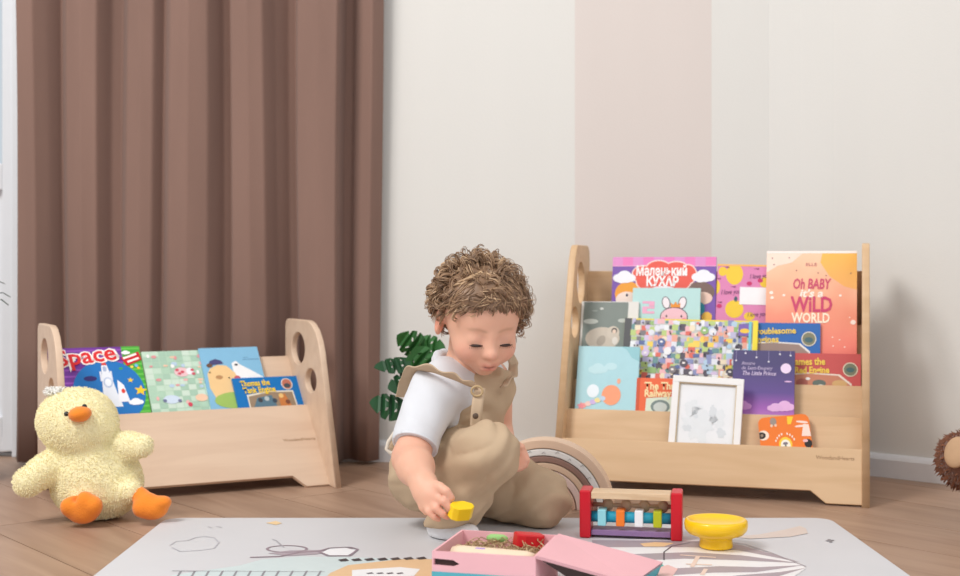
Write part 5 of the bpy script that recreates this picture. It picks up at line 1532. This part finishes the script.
# ================================================================== wooden rainbow
RC = V((545 - 480) * 2.27 / F, 2.27, 0)
rn = empty('rainbow_stacker', 'wooden rainbow stacker of nested arches in beige, white and brown', 'toy', Matrix.Translation(RC) @ Matrix.Rotation(-0.16, 4, 'Z'))
rings_ = [(0.122, 0.1068, (224, 194, 168)), (0.1055, 0.0942, (232, 230, 226)), (0.0930, 0.0826, (150, 118, 106)), (0.0814, 0.0708, (222, 192, 164)), (0.0696, 0.0578, (228, 202, 192)), (0.0562, 0.0495, (212, 176, 152))]
for k, (ro, ri, cc_) in enumerate(rings_):
    m = MB(); n = 36
    pl = [(ro * math.cos(PI * i / n), ro * math.sin(PI * i / n)) for i in range(n + 1)] + [(ri * math.cos(PI * (n - i) / n), ri * math.sin(PI * (n - i) / n)) for i in range(n + 1)]
    vs = [V(x, -0.024, z) for x, z in pl] + [V(x, 0.024, z) for x, z in pl]
    N_ = len(pl); fs = []
    for i in range(n): a, b, c2, d2 = i, i + 1, N_ - 2 - i, N_ - 1 - i; fs += [(a, d2, c2, b), (a + N_, b + N_, c2 + N_, d2 + N_)]
    for i in range(N_): j = (i + 1) % N_; fs.append((i, j, j + N_, i + N_))
    m.add(vs, fs)
    ar_ = m.build('arch', mat('arch_%d' % k, rgb(*cc_), 0.55, 0.06, 20), rn, bevel=0.0014)
    if k == 1:
        mk = MB()
        for i in range(13):
            a = PI * (i + 0.5) / 13; r_ = (ro + ri) / 2 + (0.002 if i % 2 else -0.002)
            mk.tube([(r_ * math.cos(a) - 0.003, -0.0245, r_ * math.sin(a)), (r_ * math.cos(a) + 0.001, -0.0247, r_ * math.sin(a) + 0.003), (r_ * math.cos(a) + 0.003, -0.0245, r_ * math.sin(a))], 0.0005, 4)
        tag(mk.build('leaf_marks', ink((150, 150, 152)), ar_), kind='stuff')

# ================================================================== plush duck
dk = empty('plush_duck', 'pale yellow plush duck with orange beak and feet, leaning on the low book rack', 'soft toy', T(*PF(95, 514)))
o0 = dk.matrix_world.translation.copy()
def dlink(name, me, mats, parent=None, smooth=True):
    me.transform(Matrix.Translation(-o0)); return link(name, me, mats, parent or dk, smooth)
DD = 2.165
M_FUZ = mat('yellow_plush', rgb(248, 238, 192), 0.95, 0.05, 40, 0.8, 520, spec=0.05, sheen=0.4)
M_ORG = mat('orange_plush', rgb(242, 140, 50), 0.9, 0.05, 40, 0.6, 400, spec=0.05, sheen=0.3)
f = Field((-0.86, 2.02, -0.002), (-0.50, 2.34, 0.26), 0.003)
f.blob(P(97, 482, DD), (0.076, 0.068, 0.066), 0.02); f.blob(P(90, 455, DD), (0.058, 0.055, 0.055), 0.03)
HDK = P(77, 421, DD - 0.01)
f.blob(HDK, (0.066, 0.060, 0.056), 0.012); f.blob(HDK + V(0.012, -0.01, -0.012), (0.056, 0.052, 0.046), 0.012)
f.chain([P(66, 452, DD - 0.02), P(45, 470, DD - 0.04), P(28, 482, DD - 0.06)], [0.020, 0.024, 0.024], 0.012)
f.chain([P(108, 447, DD), P(128, 446, DD - 0.02), P(142, 446, DD - 0.03)], [0.022, 0.0215, 0.0185], 0.012)
f.chain([P(86, 494, DD - 0.03), P(84, 500, DD - 0.052)], [0.026, 0.018], 0.015)
f.chain([P(122, 492, DD - 0.03), P(131, 491, DD - 0.045)], [0.026, 0.018], 0.015)
f.cut((0, 0, 0.001), (0, 0, -1), 0.004)
f.ripple(lambda X, Y, Z: 0.0005 * np.sin(140 * X + 3 * np.sin(90 * Z)) * np.sin(150 * Z + 3 * np.sin(100 * Y)))
me = f.mesh('body')
fz = pile(mesh_coords(me), mesh_normals(me), 13000, 0.0018, .0036, .0008, 31, o0, 0.1, jitter=0.45)
body = dlink('body', me, M_FUZ)
tag(fz.build('plush_pile', mat('yellow_pile', rgb(250, 241, 200), 0.9, 0.05, 40), body), kind='stuff')
# beak, eyes, tuft
f = Field((-0.78, 2.05, 0.13), (-0.62, 2.22, 0.22), 0.0018)
bkc = P(80, 414, DD - 0.071)
f.blob(bkc, (0.0185, 0.020, 0.0125), 0.004, Matrix.Rotation(-0.15, 4, 'Y')); f.blob(bkc + V(0.001, -0.002, -0.006), (0.0125, 0.012, 0.0060), 0.003)
dlink('beak', f.mesh('beak'), M_ORG)
for px, py in ((66.5, 414), (84.5, 406.5)):
    m = MB(); m.ellipsoid(P(px, py, DD - 0.0685 + (0.002 if px < 70 else 0.0)), (0.0042, 0.004, 0.0042)); dlink('eye', m.mesh('eye'), mat('bead_eye', rgb(24, 22, 22), 0.15, coat=0.5))
m = MB(); rs = random.Random(3)
for i in range(190):
    b0 = P(rs.uniform(50, 64), rs.uniform(391, 398), DD - 0.01 + rs.uniform(-.02, .02)); a = rs.uniform(-1.3, 0.4)
    m.tube([b0, b0 + V(0.008 * math.sin(a), rs.gauss(0, .003), 0.007 * math.cos(a)), b0 + V(0.015 * math.sin(a), rs.gauss(0, .004), 0.009 * math.cos(a))], [.0016, .0012, .0004], 5)
dlink('tuft', m.mesh('tuft'), mat('white_tuft', rgb(240, 238, 232), 0.95, sheen=0.3))
# feet
f = Field((-0.76, 1.98, -0.002), (-0.60, 2.18, 0.09), 0.0022)
fc = P(83, 508.5, 2.088)
f.blob(fc, (0.029, 0.020, 0.025), 0.008)
for dx, dz in ((-0.022, 0.004), (0.004, 0.014), (0.020, 0.006)): f.blob(fc + V(dx, -0.006, dz), (0.013, 0.014, 0.014), 0.008)
f.blob(fc + V(-0.010, -0.010, 0.022), (0.004, 0.014, 0.010), 0.006, sub=True)
f.cut((0, 0, 0.001), (0, 0, -1), 0.004)
dlink('foot', f.mesh('foot'), M_ORG)
f = Field((-0.62, 1.98, -0.002), (-0.46, 2.22, 0.09), 0.0022)
fc = P(152, 504, 2.105)
f.chain([P(134, 491, 2.125), P(141, 497, 2.115), P(146, 502, 2.108)], [0.013, 0.0125, 0.016], 0.010)
f.blob(fc + V(0, 0, -0.006), (0.027, 0.020, 0.0200), 0.010); f.blob(fc + V(0.020, -0.004, 0.004), (0.013, 0.014, 0.010), 0.008); f.blob(fc + V(-0.018, -0.006, -0.006), (0.012, 0.013, 0.013), 0.008)
f.cut((0, 0, 0.001), (0, 0, -1), 0.004)
dlink('foot', f.mesh('foot'), M_ORG)

# ================================================================== furry brown plush at the right edge of the rug
px_ = empty('plush_bear', 'shaggy brown plush animal with a tan foot pad, sitting by the baseboard', 'soft toy', T(1.00, 2.06, 0))
o1_ = V(1.00, 2.06, 0)
M_BRN = mat('brown_plush', rgb(116, 74, 54), 0.9, 0.2, 40, 0.8, 300, sheen=0.3); M_BRN2 = mat('brown_fur', rgb(138, 90, 66), 0.8, 0.3, 30)
FC = P(967, 459, 2.060)                          # middle of the foot
f = Field((0.70, 1.86, -0.002), (1.24, 2.30, 0.36), 0.004)
f.blob((1.06, 2.150, 0.09), (0.085, 0.080, 0.095), 0.02); f.blob((1.05, 2.130, 0.235), (0.066, 0.062, 0.060), 0.015); f.blob((1.05, 2.075, 0.222), (0.030, 0.026, 0.024), 0.012)
for s in (-1, 1): f.blob((1.05 + s * 0.052, 2.140, 0.288), (0.022, 0.014, 0.022), 0.008)
f.chain([(1.01, 2.130, 0.07), FC + V(0.02, 0.05, -0.01), FC], [0.044, 0.042, 0.0415], 0.02)
f.chain([(1.10, 2.110, 0.06), (1.12, 2.040, 0.055)], [0.046, 0.048], 0.02)
f.chain([(1.00, 2.120, 0.15), (0.995, 2.060, 0.125)], [0.026, 0.026], 0.015); f.chain([(1.12, 2.120, 0.15), (1.14, 2.060, 0.11)], [0.026, 0.026], 0.015)
f.cut((0, 0, 0.001), (0, 0, -1), 0.004)
me = f.mesh('body'); co = mesh_coords(me)
nr = np.zeros(len(co) * 3); me.vertices.foreach_get('normal', nr); nr = nr.reshape(-1, 3)
me.transform(Matrix.Translation(-o1_)); bb_ = link('body', me, M_BRN, px_, True)
m = MB(); rs = random.Random(8)
pad_n = (V(0, 0, CAMH) - FC).normalized(); pad_n = (V(-0.74, -0.72, 0.40)).normalized()
for i in rs.sample(range(len(co)), 5200 if len(co) > 5200 else len(co)):
    p = V(*co[i]); n_ = V(*nr[i])
    if p.z < 0.006: continue
    if (p - FC).length < 0.056 and n_.dot(pad_n) > 0.84: continue
    t_ = n_ + V(rs.gauss(0, .35), rs.gauss(0, .35), rs.gauss(0, .3) - 0.25)
    L_ = rs.uniform(.005, .010)
    q1 = p + t_.normalized() * L_ * 0.6; q2 = q1 + (t_ + V(0, 0, -0.5)).normalized() * L_ * 0.5
    q1.z = max(q1.z, 0.002); q2.z = max(q2.z, 0.002)
    m.tube([p - o1_, q1 - o1_, q2 - o1_], [.0016, .0012, .0002], 3, rs.randrange(2), cap=False)
fu = m.build('fur', [M_BRN2, M_BRN], bb_); tag(fu, kind='stuff')
m = MB(); zq = pad_n.to_track_quat('Z', 'Y').to_matrix().to_4x4()
m.ellipsoid((0, 0, 0), (0.020, 0.026, 0.008), seg=24, M=zq)
pd = m.build('foot_pad', mat('tan_pad', rgb(190, 154, 120), 0.85, 0.05, 40, 0.2), px_, True)
pd.location = FC + pad_n * 0.040 - o1_
m = MB(); m.ellipsoid(V(1.05, 2.047, 0.228) - o1_, (0.010, 0.008, 0.008)); m.build('nose', mat('nose_dark', rgb(40, 30, 28), 0.4), px_, True)
for s in (-1, 1):
    m = MB(); m.ellipsoid(V(1.05 + s * 0.024, 2.070, 0.252) - o1_, (0.005, 0.005, 0.005)); m.build('eye', mat('bead_eye', rgb(24, 22, 22), 0.15), px_, True)

# ================================================================== potted monstera behind the child
pc = V((425 - 480) * 2.52 / F, 2.52, 0)
mo = empty('potted_monstera', 'potted monstera with split green leaves standing behind the child', 'potted plant', Matrix.Translation(pc))
m = MB(); m.lathe([(0, 0), (0.045, 0), (0.048, 0.004), (0.060, 0.085), (0.062, 0.088), (0.060, 0.092), (0.055, 0.090), (0.053, 0.078), (0, 0.078)], 32)
m.build('pot', mat('white_pot', rgb(226, 222, 216), 0.5), mo, True)
m = MB(); m.lathe([(0, 0.0785), (0.052, 0.0785), (0.050, 0.082), (0, 0.084)], 24); m.build('soil', mat('soil', rgb(62, 46, 36), 0.95, 0.3, 200, 0.6), mo)
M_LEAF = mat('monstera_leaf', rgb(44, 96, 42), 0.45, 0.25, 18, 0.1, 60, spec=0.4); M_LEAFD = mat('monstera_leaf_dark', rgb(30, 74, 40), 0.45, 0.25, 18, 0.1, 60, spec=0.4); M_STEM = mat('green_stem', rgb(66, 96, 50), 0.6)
def monstera(tip_px, base_px, dd, wid, roll, mtl, seed):
    """leaf from its stalk joint (base) to its tip, both photo pixels at distance dd"""
    b0 = P(*base_px, dd + 0.01); t0 = P(*tip_px, dd - 0.02); ax_ = (t0 - b0); L_ = ax_.length; ax_.normalize()
    sd = ax_.cross(V(0, -1, 0.35)).normalized(); sd = (Matrix.Rotation(roll, 3, ax_) @ sd); nn = sd.cross(ax_)
    half = []
    for i in range(21):
        t = i / 20
        w = wid * (math.sin(PI * min(1, t * 0.92 + 0.08)) ** 0.65) * (1 - 0.25 * t)
        cut_ = 1.0
        for c0 in (0.45, 0.70):
            if abs(t - c0) < 0.030: cut_ = 0.62
        half.append((w * cut_, t * L_))
    right = half; left = [(-w, y) for w, y in half[::-1]]
    hl = []
    for s in (-1, 1):
        for t in (0.34, 0.60): hl.append(ell(s * wid * 0.30, (t - 0.06) * L_, wid * 0.14, L_ * 0.030, 8, s * 0.6))
    me = curve_mesh([right + left] + hl, extrude=0.0006)
    for v in me.vertices:
        x, y, w = v.co
        bend = -0.22 * (y / L_) ** 2 * L_ - 0.9 * x * x / wid * 0.5
        v.co = (b0 + sd * x + ax_ * y + nn * (w + bend)) - pc
    lf = link('leaf', me, mtl, mo)
    m = MB(); root = V(random.Random(seed).uniform(-.015, .015), random.Random(seed + 50).uniform(-.015, .015), 0.080)
    q = b0 - pc; mid = root.lerp(q, 0.55) + V(0, 0, 0.03)
    m.tube([root, root.lerp(mid, 0.5) + V(0, 0, 0.012), mid, q.lerp(mid, 0.4) + V(0, 0, 0.010), q], [.0026, .0024, .0022, .002, .0018], 6)
    m.build('stalk', M_STEM, mo, True)
monstera((399, 338), (424, 352), 2.46, 0.030, -0.5, M_LEAF, 1)
monstera((442, 347), (416, 345), 2.48, 0.026, 0.2, M_LEAF, 2)
monstera((432, 372), (410, 352), 2.44, 0.034, 0.3, M_LEAF, 3)
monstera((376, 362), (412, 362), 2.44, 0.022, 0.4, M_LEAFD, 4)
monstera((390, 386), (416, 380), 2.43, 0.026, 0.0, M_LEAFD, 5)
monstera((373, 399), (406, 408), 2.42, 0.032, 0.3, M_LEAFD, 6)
monstera((438, 360), (418, 368), 2.52, 0.030, -0.4, M_LEAF, 7)

# ================================================================== thin-leaved plant by the door
pp_ = V(-1.045, 2.52, 0)
pl_ = empty('potted_palm', 'thin-leaved potted palm in a grey pot by the balcony door', 'potted plant', Matrix.Translation(pp_))
m = MB(); m.lathe([(0, 0), (0.050, 0), (0.062, 0.10), (0.066, 0.11), (0.060, 0.112), (0.056, 0.10), (0, 0.098)], 28); m.build('pot', mat('grey_pot', rgb(150, 150, 152), 0.6), pl_, True)
rs = random.Random(14)
for i in range(16):
    a = -0.25 + i * 2 * PI / 16; tip = V(math.cos(a) * rs.uniform(.09, .135), math.sin(a) * rs.uniform(.09, .13), rs.uniform(.34, .42) if i % 4 else 0.352)
    if i == 0: tip = V(0.124, -0.02, 0.352)
    if i == 1: tip = V(0.121, 0.0, 0.367)
    pts = [V(0, 0, 0.09).lerp(tip, t) + V(0, 0, 0.12 * math.sin(PI * t) * (0.6 + 0.4 * t)) for t in np.linspace(0, 1, 9)]
    m = MB(); vs = []
    for k, p in enumerate(pts):
        w = 0.006 * math.sin(PI * (0.12 + 0.86 * k / 8)) + 0.0006
        s_ = V(-math.sin(a), math.cos(a), 0)
        vs += [p - s_ * w, p + V(0, 0, -0.0016), p + s_ * w]
    fs = []
    for k in range(8): fs += [(k * 3, k * 3 + 1, k * 3 + 4, k * 3 + 3), (k * 3 + 1, k * 3 + 2, k * 3 + 5, k * 3 + 4)]
    m.add(vs, fs); m.build('leaf', mat('palm_leaf', rgb(46, 66, 50), 0.5, 0.15), pl_, True)
